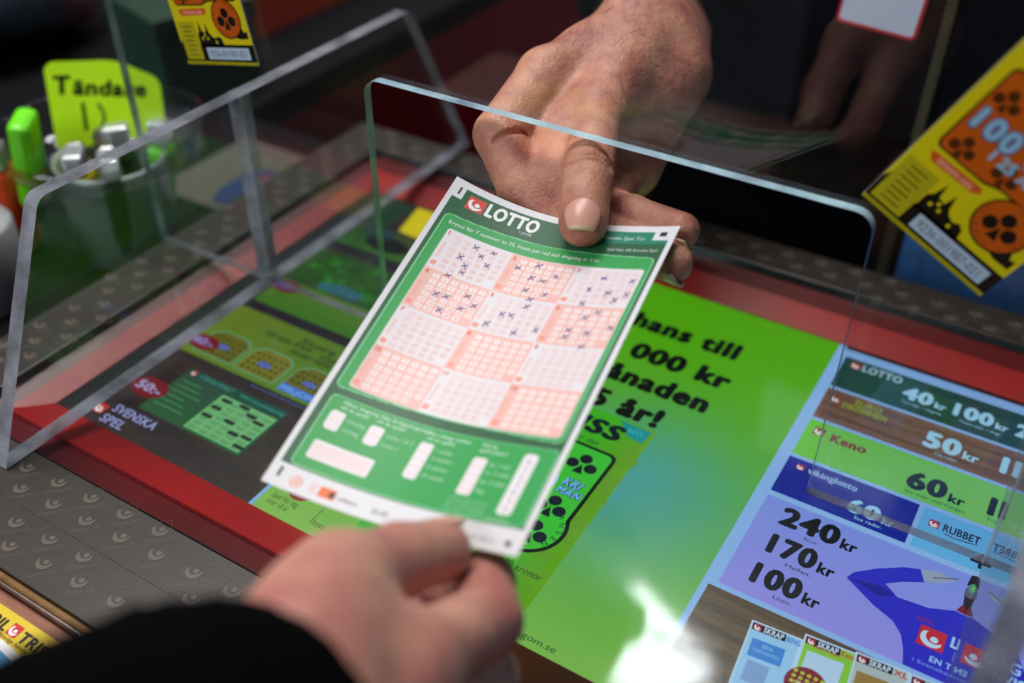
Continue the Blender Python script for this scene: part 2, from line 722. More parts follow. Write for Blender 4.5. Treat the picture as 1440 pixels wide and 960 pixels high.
M['hair'] = mat('dark_arm_hair', (42, 28, 20), rough=0.5, noise=0.1)
M['floor'] = mat('dark_floor', (10, 11, 17), rough=0.7, spec=0.1, noise=0.2, scale=8)
M['maroon'] = mat('maroon_wall', (92, 8, 20), rough=0.6, spec=0.1, noise=0.15, scale=5)
M['desk'] = mat('black_desk', (7, 8, 12), rough=0.6, spec=0.15, noise=0.2, scale=30)
M['zip'] = mat('zip_teeth', (104, 94, 70), rough=0.5, metal=0.5, noise=0.2, scale=300)
M['orange_red'] = mat('orange_red_card', (250, 76, 26), rough=0.5, noise=0.08)
M['dark_green'] = mat('dark_green_card', (10, 52, 32), rough=0.6, noise=0.15)
M['grey_blue'] = mat('grey_blue_cloth', (96, 116, 136), rough=0.85, noise=0.2, scale=60, bump=0.3)
M['paper_roll'] = mat('paper_roll', (150, 152, 156), rough=0.7, noise=0.08)
M['lime_plastic'] = mat('lime_plastic', (110, 225, 20), rough=0.3, noise=0.05)
M['orange_plastic'] = mat('orange_plastic', (220, 70, 25), rough=0.3, noise=0.05)
M['yellow_plastic'] = mat('yellow_plastic', (225, 205, 20), rough=0.3, noise=0.05)
M['dark_plastic'] = mat('dark_plastic', (16, 16, 20), rough=0.3, noise=0.05)


def skin_mat(name, base, red, scale):
    m = bpy.data.materials.new(name)
    m.use_nodes = True
    nt = m.node_tree
    b = nt.nodes['Principled BSDF']
    tc = nt.nodes.new('ShaderNodeTexCoord')
    n = nt.nodes.new('ShaderNodeTexNoise')
    n.inputs['Scale'].default_value = scale
    n.inputs['Detail'].default_value = 6
    n.inputs['Roughness'].default_value = 0.6
    nt.links.new(tc.outputs['Object'], n.inputs['Vector'])
    r = nt.nodes.new('ShaderNodeValToRGB')
    r.color_ramp.elements[0].position = 0.32
    r.color_ramp.elements[1].position = 0.68
    r.color_ramp.elements[0].color = (*lin(red), 1)
    r.color_ramp.elements[1].color = (*lin(base), 1)
    nt.links.new(n.outputs['Fac'], r.inputs['Fac'])
    nt.links.new(r.outputs['Color'], b.inputs['Base Color'])
    b.inputs['Roughness'].default_value = 0.48
    b.inputs['Specular IOR Level'].default_value = 0.4
    b.inputs['Subsurface Weight'].default_value = 0.18
    b.inputs['Subsurface Radius'].default_value = (1.0, 0.35, 0.2)
    b.inputs['Subsurface Scale'].default_value = 0.004
    # fine skin relief: cell pattern plus soft folds
    v = nt.nodes.new('ShaderNodeTexVoronoi')
    v.inputs['Scale'].default_value = 900
    nt.links.new(tc.outputs['Object'], v.inputs['Vector'])
    n2 = nt.nodes.new('ShaderNodeTexNoise')
    n2.inputs['Scale'].default_value = 260
    n2.inputs['Detail'].default_value = 5
    n2.inputs['Distortion'].default_value = 0.6
    nt.links.new(tc.outputs['Object'], n2.inputs['Vector'])
    ad = nt.nodes.new('ShaderNodeMath')
    ad.operation = 'MULTIPLY_ADD'
    ad.inputs[1].default_value = 0.35
    nt.links.new(v.outputs['Distance'], ad.inputs[0])
    nt.links.new(n2.outputs['Fac'], ad.inputs[2])
    bp = nt.nodes.new('ShaderNodeBump')
    bp.inputs['Strength'].default_value = 0.6
    bp.inputs['Distance'].default_value = 0.0009
    nt.links.new(ad.outputs[0], bp.inputs['Height'])
    nt.links.new(bp.outputs['Normal'], b.inputs['Normal'])
    return m


M['skin_clerk'] = skin_mat('weathered_skin', (204, 148, 120), (164, 94, 82), 60)
M['skin_customer'] = skin_mat('pinkish_skin', (206, 152, 132), (178, 108, 104), 45)

# ------------------------------------------------------------------ the setting
o = box('floor', -3.0, -1.6, -1.0, 2.0, 3.6, -0.95, M['floor'])
tag(o, kind='structure')
o = box('wall_back', -3.0, 3.5, -0.95, 2.0, 3.6, 2.2, M['maroon'])
tag(o, kind='structure')
# maroon shelving unit behind the clerk
cab = empty('back_cabinet', (-0.9, 1.25, -0.95))
tag(cab, 'dark maroon cabinet standing behind the counter staff', 'cabinet')
box('cabinet_body', -1.75, 1.15, -0.95, 0.6, 1.55, 0.25, M['maroon'], cab, bev=0.006)
for i in range(3):
    x = -1.72 + i * 0.775
    d = box('door', x, 1.135, -0.90, x + 0.755, 1.15, 0.22, M['maroon'], cab, bev=0.003)
    box('handle', x + 0.70, 1.12, -0.2, x + 0.712, 1.135, -0.05, M['black_plastic'], d, bev=0.002)

# ------------------------------------------------------------------ the counter
CT = empty('service_counter', (-0.157, 0.30, -0.95))
tag(CT, 'shop counter with grey patterned laminate rim, red inner frame and glass inset', 'counter')
X0, X1, Y0, Y1 = -0.416, 0.102, 0.1137, 0.488      # outer rim
RX0, RX1, RY0, RY1 = -0.384, 0.071, 0.162, 0.461   # glass inset
SX0, SX1, SY0, SY1 = -0.365, 0.052, 0.193, 0.430   # display
box('cabinet_body', X0 + 0.01, Y0 + 0.012, -0.95, X1 - 0.01, Y1 - 0.01, -0.026, M['cabinet'], CT)
# laminate rim: front plank in two widths with a seam, back, left, right
ls = [box('laminate_plank', X0, Y0, -0.02, X1, 0.1381, 0.0, M['laminate'], CT, bev=0.0002),
      box('laminate_plank', X0, 0.1381, -0.02, X1, RY0 - 0.0006, -0.0002, M['laminate'], CT, bev=0.0001),
      box('laminate_plank', X0, RY1 + 0.0006, -0.02, X1, Y1, 0.0, M['laminate'], CT, bev=0.0006),
      box('laminate_plank', X0, RY0, -0.02, RX0 - 0.0006, RY1, 0.0, M['laminate'], CT, bev=0.0006),
      box('laminate_plank', RX1 + 0.0006, RY0, -0.02, X1, RY1, 0.0, M['laminate'], CT, bev=0.0006)]


def laminate_marks(x0, y0, x1, y1, dx, dy, parent, z):
    p = Print()
    c = math.cos(pi / 4)
    logo_pts = 0
    for i in range(-40, 60):
        for j in range(-60, 60):
            a, b = i * 14.5 + (7.2 if j % 2 else 0) * 0 + j * 0.75, j * 12.2
            x = (a * c - b * c) / 1000 + dx
            y = (a * c + b * c) / 1000 + dy
            if x0 + .003 < x < x1 - .003 and y0 + .003 < y < y1 - .003:
                p.logo(x, y, 0.0078, 0, pi / 4, fg=(96, 87, 78), box_=False)
                p.stroke(p.xf([(-.5, -.5), (.5, -.5), (.5, .5), (-.5, .5)], x, y, 0.0086, pi / 4), 0.0002, (74, 66, 59), 0, True)
                p.text('SVENSKA SPEL', x + 0.0062 * c, y - 0.0064 * c, 0.0019, (92, 83, 75), 0, w=0.0116, bold=0.02, rot=pi / 4, align='c', res=1)
    if p.F:
        p.build('logo_pattern', M['laminate_print'], parent, lambda x, y, l: (x, y, z + 0.00008 + l * 0.00003))


laminate_marks(X0, Y0, X1, 0.138, -0.3083, 0.132, ls[0], 0.0)
laminate_marks(X0, 0.1383, X1, RY0, -0.3307, 0.1542, ls[1], -0.0002)
laminate_marks(X0, RY1, X1, Y1, -0.30, 0.47, ls[2], 0.0)
laminate_marks(X0, RY0, RX0, RY1, -0.4, 0.3, ls[3], 0.0)
laminate_marks(RX1, RY0, X1, RY1, 0.09, 0.3, ls[4], 0.0)


def frame_bars(name, a, b, za, zb, zbot, material, parent):
    """four mitred bars between rectangle a (outer) and b (inner)."""
    ao = [(a[0], a[1]), (a[2], a[1]), (a[2], a[3]), (a[0], a[3])]
    bo = [(b[0], b[1]), (b[2], b[1]), (b[2], b[3]), (b[0], b[3])]
    for i in range(4):
        j = (i + 1) % 4
        V = [(*ao[i], za), (*ao[j], za), (*bo[j], zb), (*bo[i], zb), (*ao[i], zbot), (*ao[j], zbot), (*bo[j], zbot), (*bo[i], zbot)]
        F = [(0, 1, 2, 3), (7, 6, 5, 4), (0, 4, 5, 1), (1, 5, 6, 2), (2, 6, 7, 3), (3, 7, 4, 0)]
        add_mesh(name, V, F, material, parent)


def inset(f):
    return (RX0 + (SX0 - RX0) * f, RY0 + (SY0 - RY0) * f, RX1 + (SX1 - RX1) * f, RY1 + (SY1 - RY1) * f)


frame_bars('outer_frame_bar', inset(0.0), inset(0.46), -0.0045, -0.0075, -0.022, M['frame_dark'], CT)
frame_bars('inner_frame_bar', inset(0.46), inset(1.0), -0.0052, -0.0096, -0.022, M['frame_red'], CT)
gl = plate('glass_pane', [(RX0, RY0), (RX1, RY0), (RX1, RY1), (RX0, RY1)], lambda p: (p[0], p[1], -0.004), (0, 0, 0.0038), [M['glass'], M['glass_edge']], CT)
# front edge of the counter
box('edge_band', X0, 0.1108, -0.03, X1, Y0, -0.0015, M['gold_edge'], CT, bev=0.0008)
box('metal_trim', X0, 0.1100, -0.03, X1, 0.1108, -0.003, M['steel'], CT, bev=0.0002)
box('front_shelf', X0, -0.03, -0.020, X1, 0.1100, -0.0065, M['copper_wood'], CT, bev=0.001)
box('kick_panel', X0 + 0.01, 0.05, -0.95, X1 - 0.01, 0.062, -0.020, M['cabinet'], CT)

# lottery advert lying on the front shelf
ad = box('advert_card', -0.36, 0.0, -0.0065, -0.195, 0.105, -0.0058, M['card_stock'])
tag(ad, 'yellow advert card with black letters and red car on the copper-coloured shelf', 'advert')
p = Print()
p.rect(-0.36, 0.0, -0.195, 0.105, (226, 196, 40), 0)
p.disc(-0.272, 0.064, 0.050, (236, 236, 236), 1, ry=0.031, n=48)
p.disc(-0.272, 0.063, 0.047, (70, 150, 205), 2, ry=0.029, n=48)
p.text('BIL', -0.2733, 0.0975, 0.0043, (24, 22, 18), 3, bold=0.05, align='r')
p.logo(-0.2700, 0.0999, 0.0050, 3, 0)
p.text('TRISS', -0.2662, 0.0975, 0.0043, (24, 22, 18), 3, w=0.0165, bold=0.05)
p.text('Plötsligt händer det!', -0.2745, 0.0955, 0.0015, (40, 36, 20), 3, w=0.0215, bold=0.01, shear=0.2)
car = [(-0.315, 0.056), (-0.312, 0.066), (-0.296, 0.071), (-0.286, 0.084), (-0.264, 0.0875), (-0.248, 0.082), (-0.236, 0.072), (-0.226, 0.067), (-0.222, 0.055)]
p.poly(car, (176, 20, 30), 4)
p.poly([(-0.283, 0.072), (-0.277, 0.081), (-0.264, 0.0845), (-0.252, 0.080), (-0.245, 0.072)], (40, 46, 54), 5)
for x in (-0.298, -0.240):
    p.disc(x, 0.056, 0.007, (20, 20, 22), 5)
    p.disc(x, 0.056, 0.004, (150, 150, 155), 6)
p.build('card_print', M['card_print'], ad, lambda x, y, l: (x, y, -0.0057 + l * 0.00004))

# ------------------------------------------------------------------ display screen under the glass
DS = empty('display_screen', (-0.157, 0.31, -0.022))
tag(DS, 'wide lit display under the counter glass showing green advert and price list', 'screen')
box('screen_housing', SX0, SY0, -0.022, SX1, SY1, -0.0103, M['black_plastic'], DS)
ZS = -0.0102


def on_screen(x, y, l):
    return (x / 1000, y / 1000, ZS + l * 0.00005)


def wood(a, b, base=(66, 50, 42)):
    n = math.sin(b * 170 + 5 * math.sin(a * 9) + 2 * math.sin(b * 31 + a * 4)) * 0.10 + math.sin(b * 61 + a * 3) * 0.1
    return tuple(max(0, c * (1 + n)) for c in base)


# left: offers on dark wood
p = Print()
p.grid(-365, 193, -246, 430, 12, 160, lambda a, b: wood(a, b, (50, 36, 34)), 0)
p.rect(-365, 193, -357, 430, (14, 13, 15), 1)
p.text('SVENSKA', -340, 203.5, 5.0, (158, 160, 214), 2, w=26.5, bold=0.03)
p.text('SPEL', -340, 196.0, 5.0, (158, 160, 214), 2, w=14, bold=0.03)
p.logo(-345.5, 202, 6, 2, 0)
# green coupon card
p.grid(-331, 211.5, -269, 245, 10, 10, lambda a, b: (20 + 22 * (1 - a) + 8 * b, 92 - 18 * b, 46 + 14 * b), 2)
p.rect(-331, 240.3, -269, 245.0, (12, 74, 60), 3)
p.logo(-327, 242.7, 3, 4, 0)
p.text('STRYKTIPSET', -323, 241.2, 2.7, (90, 160, 150), 4, w=22, bold=0.02, shear=0.2)
p.text('Veckans kupong spelstopp lördag', -297, 241.6, 1.9, (70, 180, 160), 4, w=27)
p.rect(-304, 213, -270.4, 238.4, (116, 186, 118), 4)
for i in range(5):
    for j in range(7):
        x, y = -302.5 + i * 6.5, 235.2 - j * 3.4
        p.rect(x, y + .4, x + 5.2, y + .8, (66, 116, 76), 5)
        p.rect(x + .6, y - .7, x + 4.6, y - .3, (66, 116, 76), 5)
for x, y in ((-302, 236), (-303, 230), (-303, 224), (-292, 237), (-291, 226), (-285, 234), (-279, 232), (-277, 222), (-284, 221), (-276, 216)):
    p.rrect(x, y - 1.2, x + 6.2, y + .9, 0.8, (24, 30, 26), 6)
for i in range(6):
    p.rect(-328, 236 - i * 3.6, -316 + (i % 3) * 3, 236.6 - i * 3.6, (70, 150, 90), 4)
p.disc(-337, 224, 10.5, (122, 20, 30), 6, ry=6.6)
p.text('50:-', -344.5, 221.3, 5.4, (176, 168, 220), 7, w=15, bold=0.04)
# yellow-green offers
p.grid(-348, 253, -246, 297, 10, 8, lambda a, b: (104 - 22 * a, 130 - 8 * b, 22), 2)
p.grid(-346, 304, -246, 328, 10, 6, lambda a, b: (60 + 24 * b, 116, 22), 2)
p.rect(-365, 297, -246, 304, (34, 22, 34), 3)
for bx in (-343, -315.5, -287):
    pts = [(bx, 256), (bx + 26, 256), (bx + 26, 272), (bx + 21, 276), (bx + 5, 276), (bx, 272)]
    p.poly(pts, (96, 160, 116), 4)
    p.poly([(x + (0.9 if x < bx + 13 else -0.9), y + (0.9 if y < 265 else -0.9)) for x, y in pts], (106, 104, 14) if bx > -300 or bx < -340 else (122, 118, 12), 5)
    for i in range(6):
        for j in range(4):
            p.disc(bx + 4 + i * 3.6, 259.4 + j * 3.8, 1.0, (48, 54, 16), 6, n=10)
    p.disc(bx + 13, 265, 4.2, (92, 104, 190), 7, ry=1.8)
p.rect(-286, 255, -262, 260, (60, 110, 210), 8)
p.text('MILJON', -285, 255.8, 3.2, (120, 170, 240), 9, w=20, bold=0.05)
for i, (x, y, w) in enumerate(((-320, 284, 30), (-300, 279, 34), (-300, 288, 22), (-284, 283, 24))):
    p.text(['Skrapa fram', 'vinster varje dag', 'Stora', 'chanser'][i], x, y, 4.2, (40, 62, 14), 6, w=w, bold=0.04)
p.disc(-341, 263, 9.5, (120, 20, 34), 8, ry=5.6)
p.text('40:-', -348, 260.8, 4.8, (150, 140, 205), 9, w=13.5, bold=0.04)
p.text('Spela ansvarsfullt. Läs mer på webben.', -298, 250.2, 1.4, (92, 110, 190), 3, w=38)
p.disc(-339, 322, 9.5, (110, 18, 40), 8, ry=5.2)
p.text('30:-', -347, 320, 5.0, (118, 110, 220), 9, w=14, bold=0.05)
# leafy picture above
p.rect(-350, 329, -246, 363, (24, 72, 22), 2)
r2 = random.Random(3)
for i in range(120):
    x, y = r2.uniform(-348, -250), r2.uniform(330, 361)
    g = r2.uniform(50, 128)
    p.disc(x, y, r2.uniform(1.5, 4.5), (g * .28, g, g * .18), 3 + i % 3, n=9)
p.poly([(-326, 330), (-300, 330), (-296, 336), (-312, 339), (-325, 335)], (36, 100, 118), 7)
p.rect(-352, 364, -246, 372, (30, 24, 34), 3)
p.grid(-350, 373, -246, 398, 8, 4, lambda a, b: (34 + 60 * a, 104 - 40 * b, 34), 3)
p.disc(-318, 384, 15, (10, 12, 12), 4, ry=7)
p.disc(-330, 392, 10, (24, 66, 70), 5, ry=5)
p.poly([(-322, 400), (-296, 398), (-290, 428), (-328, 428)], (228, 206, 8), 4)
p.rect(-350, 400, -330, 428, (26, 62, 44), 3)
p.rect(-288, 400, -248, 426, (30, 96, 44), 3)
p.build('offers_picture', M['screen_print'], DS, on_screen)

# middle: green advert
p = Print()


def green(a, b):
    # leaf green with a blue-green wash in its middle
    w = math.exp(-((a - 0.72) / 0.34) ** 2 - ((b - 0.40) / 0.22) ** 2)
    g = (92 - 6 * b + 38 * (1 - b) ** 2, 178 - 8 * b + 10 * (1 - b), 14 + 66 * (1 - b) ** 2)
    t = (72, 160, 170)
    return tuple(g[k] * (1 - .9 * w) + t[k] * .9 * w for k in range(3))


p.grid(-246, 193, -69.5, 430, 30, 40, green, 0)
p.rect(-246, 193, -244.2, 430, (130, 180, 236), 1)
for s, xr, y, w in (('Chans till', -109.4, 390.0, 70), ('100 000 kr', -104.5, 366.0, 84), ('i månaden', -107.0, 345.6, 76), ('i 25 år!', -121.5, 324.5, 56)):
    p.text(s, xr, y, 12.0, (8, 12, 16), 2, w=w, bold=0.085, align='r')
# scratch ticket picture on the advert
p.grid(-200, 207, -120, 322, 8, 8, lambda a, b: (64 + 66 * max(0, a - .72) * 2.2, 182 - 14 * (a > .8), 52 - 20 * a), 2)
for i in range(24):
    x, y = r2.uniform(-131, -121), r2.uniform(212, 308)
    p.clover(x, y, 6, (104, 158, 44), 3, r2.uniform(0, 6))
p.poly([(-137, 320.5), (-121.5, 320.5), (-122.5, 311.5), (-130, 312.5)], (20, 150, 150), 4)
p.text('NY!', -131.5, 315, 3.0, (60, 180, 190), 5, w=7, bold=0.05)
p.text('TRISS', -131.5, 306.8, 9.6, (8, 24, 40), 4, w=44, bold=0.08, shear=0.15, align='r')
p.text('Plötsligt händer det', -138.5, 300.0, 3.6, (20, 60, 40), 4, w=36, shear=0.2, align='r')
p.poly(round_poly([(-190, 298.5), (-127, 298.5), (-127, 252), (-190, 252)], [4, 4, 2, 2], 6), (12, 22, 26), 4)
p.disc(-141.5, 246, 16.6, (12, 22, 26), 4, n=40)
p.poly(round_poly([(-188.3, 296.8), (-128.7, 296.8), (-128.7, 251), (-188.3, 251)], [3, 3, 1, 1], 6), (64, 196, 60), 5)
p.disc(-141.5, 246, 14.9, (64, 196, 60), 5, n=40)
for x, y in ((-138.6, 286), (-138.0, 257.5), (-137.8, 241.5), (-165, 286), (-165, 262), (-180, 270)):
    p.clover(x, y, 12.0, (16, 26, 44), 6)
p.text('100 000', -143, 266.5, 9, (150, 190, 245), 7, w=38, bold=0.08, align='r')
p.text('KR/', -140.8, 271.6, 4.4, (16, 40, 96), 6, w=9.7, bold=0.13, shear=0.2, sp=0.08)
p.text('MÅN', -141.2, 266.3, 4.0, (16, 40, 96), 6, w=11.8, bold=0.13, shear=0.2, sp=0.08)
p.text('KR/', -140.8, 271.6, 4.4, (120, 186, 245), 7, w=9.3, bold=0.05, shear=0.2, sp=0.08)
p.text('MÅN', -141.0, 266.3, 4.0, (120, 186, 245), 7, w=11.4, bold=0.05, shear=0.2, sp=0.08)
ring = 'CHANSEN • CHANSEN • '
for i, ch in enumerate(ring):
    a = pi * 0.42 - 2 * pi * i / len(ring)
    if ch != ' ':
        p.text(ch, -141.5 + 12.2 * math.cos(a), 246 + 12.2 * math.sin(a), 2.5, (14, 40, 34), 6, bold=0.02, rot=a - pi / 2, align='c')
p.text('Pris 30 kronor', -122.3, 221.5, 3.4, (12, 40, 30), 4, w=24, bold=0.02, align='r')
p.text('spelalagom.se', -101.5, 196.2, 2.9, (24, 60, 40), 4, w=27, align='r')
p.disc(-231, 211, 6.2, (140, 26, 30), 3)
p.text('18', -231, 209.3, 4.0, (140, 180, 240), 4, bold=0.05, align='c')
p.text('Spel för dig', -240.5, 201.4, 2.9, (24, 56, 14), 3, w=13.5, bold=0.01)
p.text('över 18 år', -240.5, 197.6, 2.9, (24, 56, 14), 3, w=11.5, bold=0.01)
p.stroke([(-217, 198), (-217, 207)], 0.35, (20, 40, 20), 3)
p.text('loss', -216, 198, 3, (24, 56, 14), 3)
p.build('green_advert_picture', M['screen_print'], DS, on_screen)

# right: price list
p = Print()
p.rect(-69.5, 193, 52, 430, (140, 182, 238), 0)
p.rect(-66, 427.6, 52, 430, (26, 24, 36), 1)
p.grid(-64, 396, 52, 421.5, 8, 3, lambda a, b: (8, 66 + 8 * math.sin(a * 9), 62), 1)
p.logo(-57.7, 416.6, 4.6, 2, 0, bg=(170, 30, 44))
p.text('LOTTO', -54.4, 414.2, 5.2, (170, 200, 225), 2, w=19, bold=0.05)


def price(n, x, y, h, w, col, kr_h, kr_w, sub=None, subx=0, suby=0, subw=10):
    p.text(n, x, y, h, col, 3, w=w, bold=0.075)
    p.text('kr', x + w + 1.1, y - 0.1, kr_h, col, 3, w=kr_w, bold=0.05)
    if sub:
        p.text(sub, subx, suby, 1.9, col, 3, w=subw, bold=0.01)


LB = (164, 214, 245)
price('40', -33.2, 405.2, 8.7, 14.0, LB, 4.6, 5.2, 'Tolv rader. 1 dragning', -32.0, 401.0, 18)
price('100', -9.8, 405.2, 8.7, 17.6, LB, 4.6, 5.6, 'Trettio rader. 1 dragn', -6.0, 401.0, 18)
price('200', 17.3, 405.2, 8.7, 17.6, LB, 4.6, 5.6)
p.grid(-64, 370, 52, 394, 12, 24, lambda a, b: wood(a * .4, b * .35, (112, 78, 62)), 1)
p.logo(-58.5, 387, 4.6, 2, 0, bg=(150, 40, 40))
p.text('EURO', -50.0, 387.8, 3.9, (140, 156, 50), 2, w=12.5, bold=0.06)
p.text('DRÖMMEN', -54.6, 383.0, 3.9, (140, 156, 50), 2, w=20.5, bold=0.06)
price('50', -16.6, 377.2, 10.3, 16.0, LB, 5.4, 6.8, 'Två rader.', -10.6, 373.2, 10.2)
price('100', 16.0, 377.4, 10.3, 20.0, LB, 5.4, 6.8, 'Fyra rader.', 21.0, 373.2, 12)
p.grid(-64, 341.5, 52, 368, 10, 3, lambda a, b: (104 + 20 * a, 196, 52 + 66 * a), 1)
p.logo(-57.8, 361.0, 5.2, 2, 0, bg=(130, 24, 40))
p.text('Keno', -52.3, 357.4, 5.4, (128, 22, 48), 2, w=16, bold=0.06)
BK = (12, 16, 24)
price('60', -16.6, 347.6, 10.4, 16.6, (14, 40, 40), 5.2, 6.6, 'Sex rader med Kungen.', -15.8, 343.8, 25)
price('120', 16.4, 349.0, 10.4, 20.0, (14, 40, 40), 5.2, 6.6, 'Tolv rader.', 17.0, 345, 12)
p.rect(-64, 315, -8, 339.4, (8, 30, 150), 1)
p.logo(-57.6, 334.6, 3.6, 2, 0, bg=(150, 30, 60))
p.text('vikinglotto', -54.2, 332.8, 3.6, (164, 200, 240), 2, w=21.5, bold=0.03)
price('60', -33.8, 320.6, 7.6, 13.6, LB, 4.2, 5.0, 'Sex rader.', -29.4, 317.2, 11.4)
p.rect(-6, 315, 52, 339.4, (96, 176, 232), 1)
p.logo(-0.4, 331.6, 4.2, 2, 0, bg=(160, 30, 60))
p.text('RUBBET', 3.2, 329.6, 4.2, (20, 34, 60), 2, w=14.4, bold=0.05)
p.stroke([(4, 328.4), (8, 327.8), (13, 328.3), (17, 328.9)], 0.5, (20, 34, 60), 2)
price('48', 16, 317.4, 8, 13, BK, 4.2, 5)
p.grid(-64, 257.5, 52, 312, 8, 8, lambda a, b: (126 + 22 * (1 - b), 142 + 4 * b, 232), 1)
price('240', -55.2, 299.0, 9.9, 24.4, BK, 5.6, 6.6, 'Stor.', -43.2, 295.2, 6.2)
price('170', -54.4, 282.2, 9.9, 19.6, BK, 5.6, 6.6, 'Mellan.', -44.9, 278.2, 10.2)
price('100', -54.6, 264.8, 9.9, 19.6, BK, 5.6, 6.6, 'Liten.', -43.6, 261.0, 7.2)
# man in blue ski suit and goggles
BL1, BL2 = (44, 44, 196), (34, 34, 150)
p.poly([(-22.6, 285.6), (-21, 289.5), (-14, 296), (-5, 302.4), (1.0, 304.8), (3.6, 299.0), (-4, 294.6), (-9, 290.5), (-3.4, 286.4), (8, 287.5), (17, 291.5), (26, 290), (40, 284), (46, 272), (47, 257.6), (6.0, 257.6), (4.6, 264), (2.2, 270), (-2.0, 274.6), (-10.2, 278)], BL1, 2)
p.poly([(-21, 286), (-10, 288.4), (-4.4, 286.6), (-9, 283)], BL2, 3)
p.poly([(0.8, 304.6), (3.4, 299.2), (9, 301.8), (14, 305.6), (11.5, 306.6), (6, 307)], (150, 160, 190), 3)
p.stroke([(6, 303), (14.5, 307.4)], 0.7, (96, 104, 140), 4)
p.disc(24, 302.5, 6.2, (96, 92, 120), 3, ry=8.2)
p.poly([(17.8, 306), (18.5, 312), (25, 314), (31, 311), (30.5, 306), (24, 309)], (30, 24, 34), 4)
p.rrect(18.6, 302.6, 29.6, 308, 2.2, (70, 150, 120), 5)
p.rrect(20, 303.6, 25.2, 307, 1.2, (136, 196, 90), 6)
p.poly([(18.2, 300.6), (21.5, 299.4), (24, 300.6), (29, 300.6), (28, 293.5), (22, 291.5), (18.6, 295)], (40, 28, 40), 5)
p.disc(22.8, 299.4, 1.9, (170, 170, 196), 6, ry=.8)
p.poly([(17, 291.8), (18.4, 295.4), (24, 292), (30, 294), (31, 289)], (110, 24, 50), 6)
p.text('NYA', 5.4, 279.8, 2.2, (130, 40, 120), 4, w=6, bold=0.04)
p.logo(12.2, 274.0, 9.4, 4, 0, bg=(196, 40, 60), fg=(190, 215, 245))
p.text('LÖRDAG', 18.6, 274.0, 5.0, (160, 200, 245), 4, w=24, bold=0.05)
p.text('MILJONVIS', 20.6, 268.0, 4.4, (160, 200, 245), 4, w=24, bold=0.05)
p.text('EN TUR TILL', 13.6, 263.8, 2.6, (150, 190, 245), 4, w=20, bold=0.04)
p.text('i Svenska spelen', 8.4, 261, 1.6, (120, 160, 240), 4, w=22)
# lower wood strip with scratch cards
p.grid(-66.8, 193, 52, 255.0, 14, 90, lambda a, b: wood(a * .6, b * .7, (94, 76, 58)), 1)


def skrap(x, y, l, body, extra):
    p.poly([(x, y), (x + 19, y + 1.3), (x + 23.5, y - 46), (x + 4, y - 47)], (186, 212, 240), l)
    p.poly([(x + .8, y - .8), (x + 18.2, y + .4), (x + 22, y - 45), (x + 4.6, y - 46)], body, l + 1)
    p.poly([(x + .8, y - .8), (x + 13.2, y + .1), (x + 13.6, y - 3.2), (x + 1.2, y - 4.1)], (20, 18, 40), l + 2)
    p.logo(x + 3, y - 2.4, 3.0, l + 3, 0.06, bg=(150, 26, 50))
    p.text('SKRAP', x + 5.4, y - 3.4, 2.5, (200, 214, 236), l + 4, w=7.4, bold=0.05, rot=0.06)
    p.text(extra, x + 13.9, y - 2.8, 2.5, (70, 130, 210) if l == 2 else (190, 60, 60), l + 4, w=5.0, bold=0.04, rot=0.06)


skrap(-46.4, 247.8, 2, (150, 200, 240), 'BING')
p.poly([(-43.4, 240.2), (-31.4, 241.4), (-30.6, 233.4), (-42.6, 232.2)], (54, 130, 216), 5)
p.text('BRA', -39, 237.6, 1.7, (150, 196, 240), 6, w=4, rot=.08)
p.text('ÖVERRASKNING', -41.6, 234.9, 1.5, (150, 196, 240), 6, w=9.6, rot=.08)
p.poly([(-41.6, 230.6), (-33.6, 231.2), (-33, 222), (-41, 221.4)], (128, 160, 214), 5)
skrap(-27.6, 252.0, 7, (132, 196, 60), 'Keno')
p.poly([(-24.6, 245.2), (-11.6, 246.4), (-10.8, 233), (-24, 232)], (178, 208, 238), 10)
p.disc(-20.6, 230.8, 7.4, (126, 20, 50), 11)
for i in range(5):
    for j in range(3):
        p.disc(-25.4 + i * 2.4, 235 - j * 2.4, .8, (170, 196, 50), 12, n=10)
p.text('GRATTIS', -24.4, 229.4, 1.8, (230, 220, 200), 13, w=7)
p.text('VINN MERA', -23.6, 247.0, 1.6, (190, 70, 50), 11, w=10, rot=.06)
skrap(-9.6, 253.8, 14, (170, 186, 190), 'XL')
p.poly([(-7, 246), (4, 247), (4.6, 238), (-6.4, 237)], (150, 120, 60), 17)
skrap(9.4, 254.6, 19, (120, 140, 220), 'LYX')
p.build('price_list_picture', M['screen_print'], DS, on_screen)

# ------------------------------------------------------------------ acrylic screen on the counter
AC = empty('acrylic_screen', (-0.157, 0.3123, 0.0))
tag(AC, 'clear acrylic counter screen with rounded hatch opening and two side wings', 'screen')
YS = 0.3100
out = [(-0.418, 0.0), (-0.2625, 0.0), (-0.2625, 0.1292), (-0.049, 0.1292), (-0.049, 0.0), (0.106, 0.0), (0.106, 0.52), (-0.418, 0.52)]
out = round_poly(out, [0, 0, 0.007, 0.007, 0, 0, 0.01, 0.01], 7)
plate('front_sheet', out, lambda q: (q[0], YS, q[1] + 0.0003), (0, 0.0044, 0), [M['clear'], M['sheet_edge'], M['foot_edge']], AC, rim=lambda a, b: 2 if max(a[1], b[1]) < 0.001 else 1)
wing = round_poly([(0.148, 0.0), (0.497, 0.0), (0.443, 0.104), (0.1985, 0.104)], [0, 0, 0.007, 0.007], 7)
for xw in (-0.3440, 0.0200):
    plate('side_wing', wing, lambda q: (xw, q[0], q[1] + 0.0003), (0.0080, 0, 0), [M['clear'], M['clear_edge']], AC)

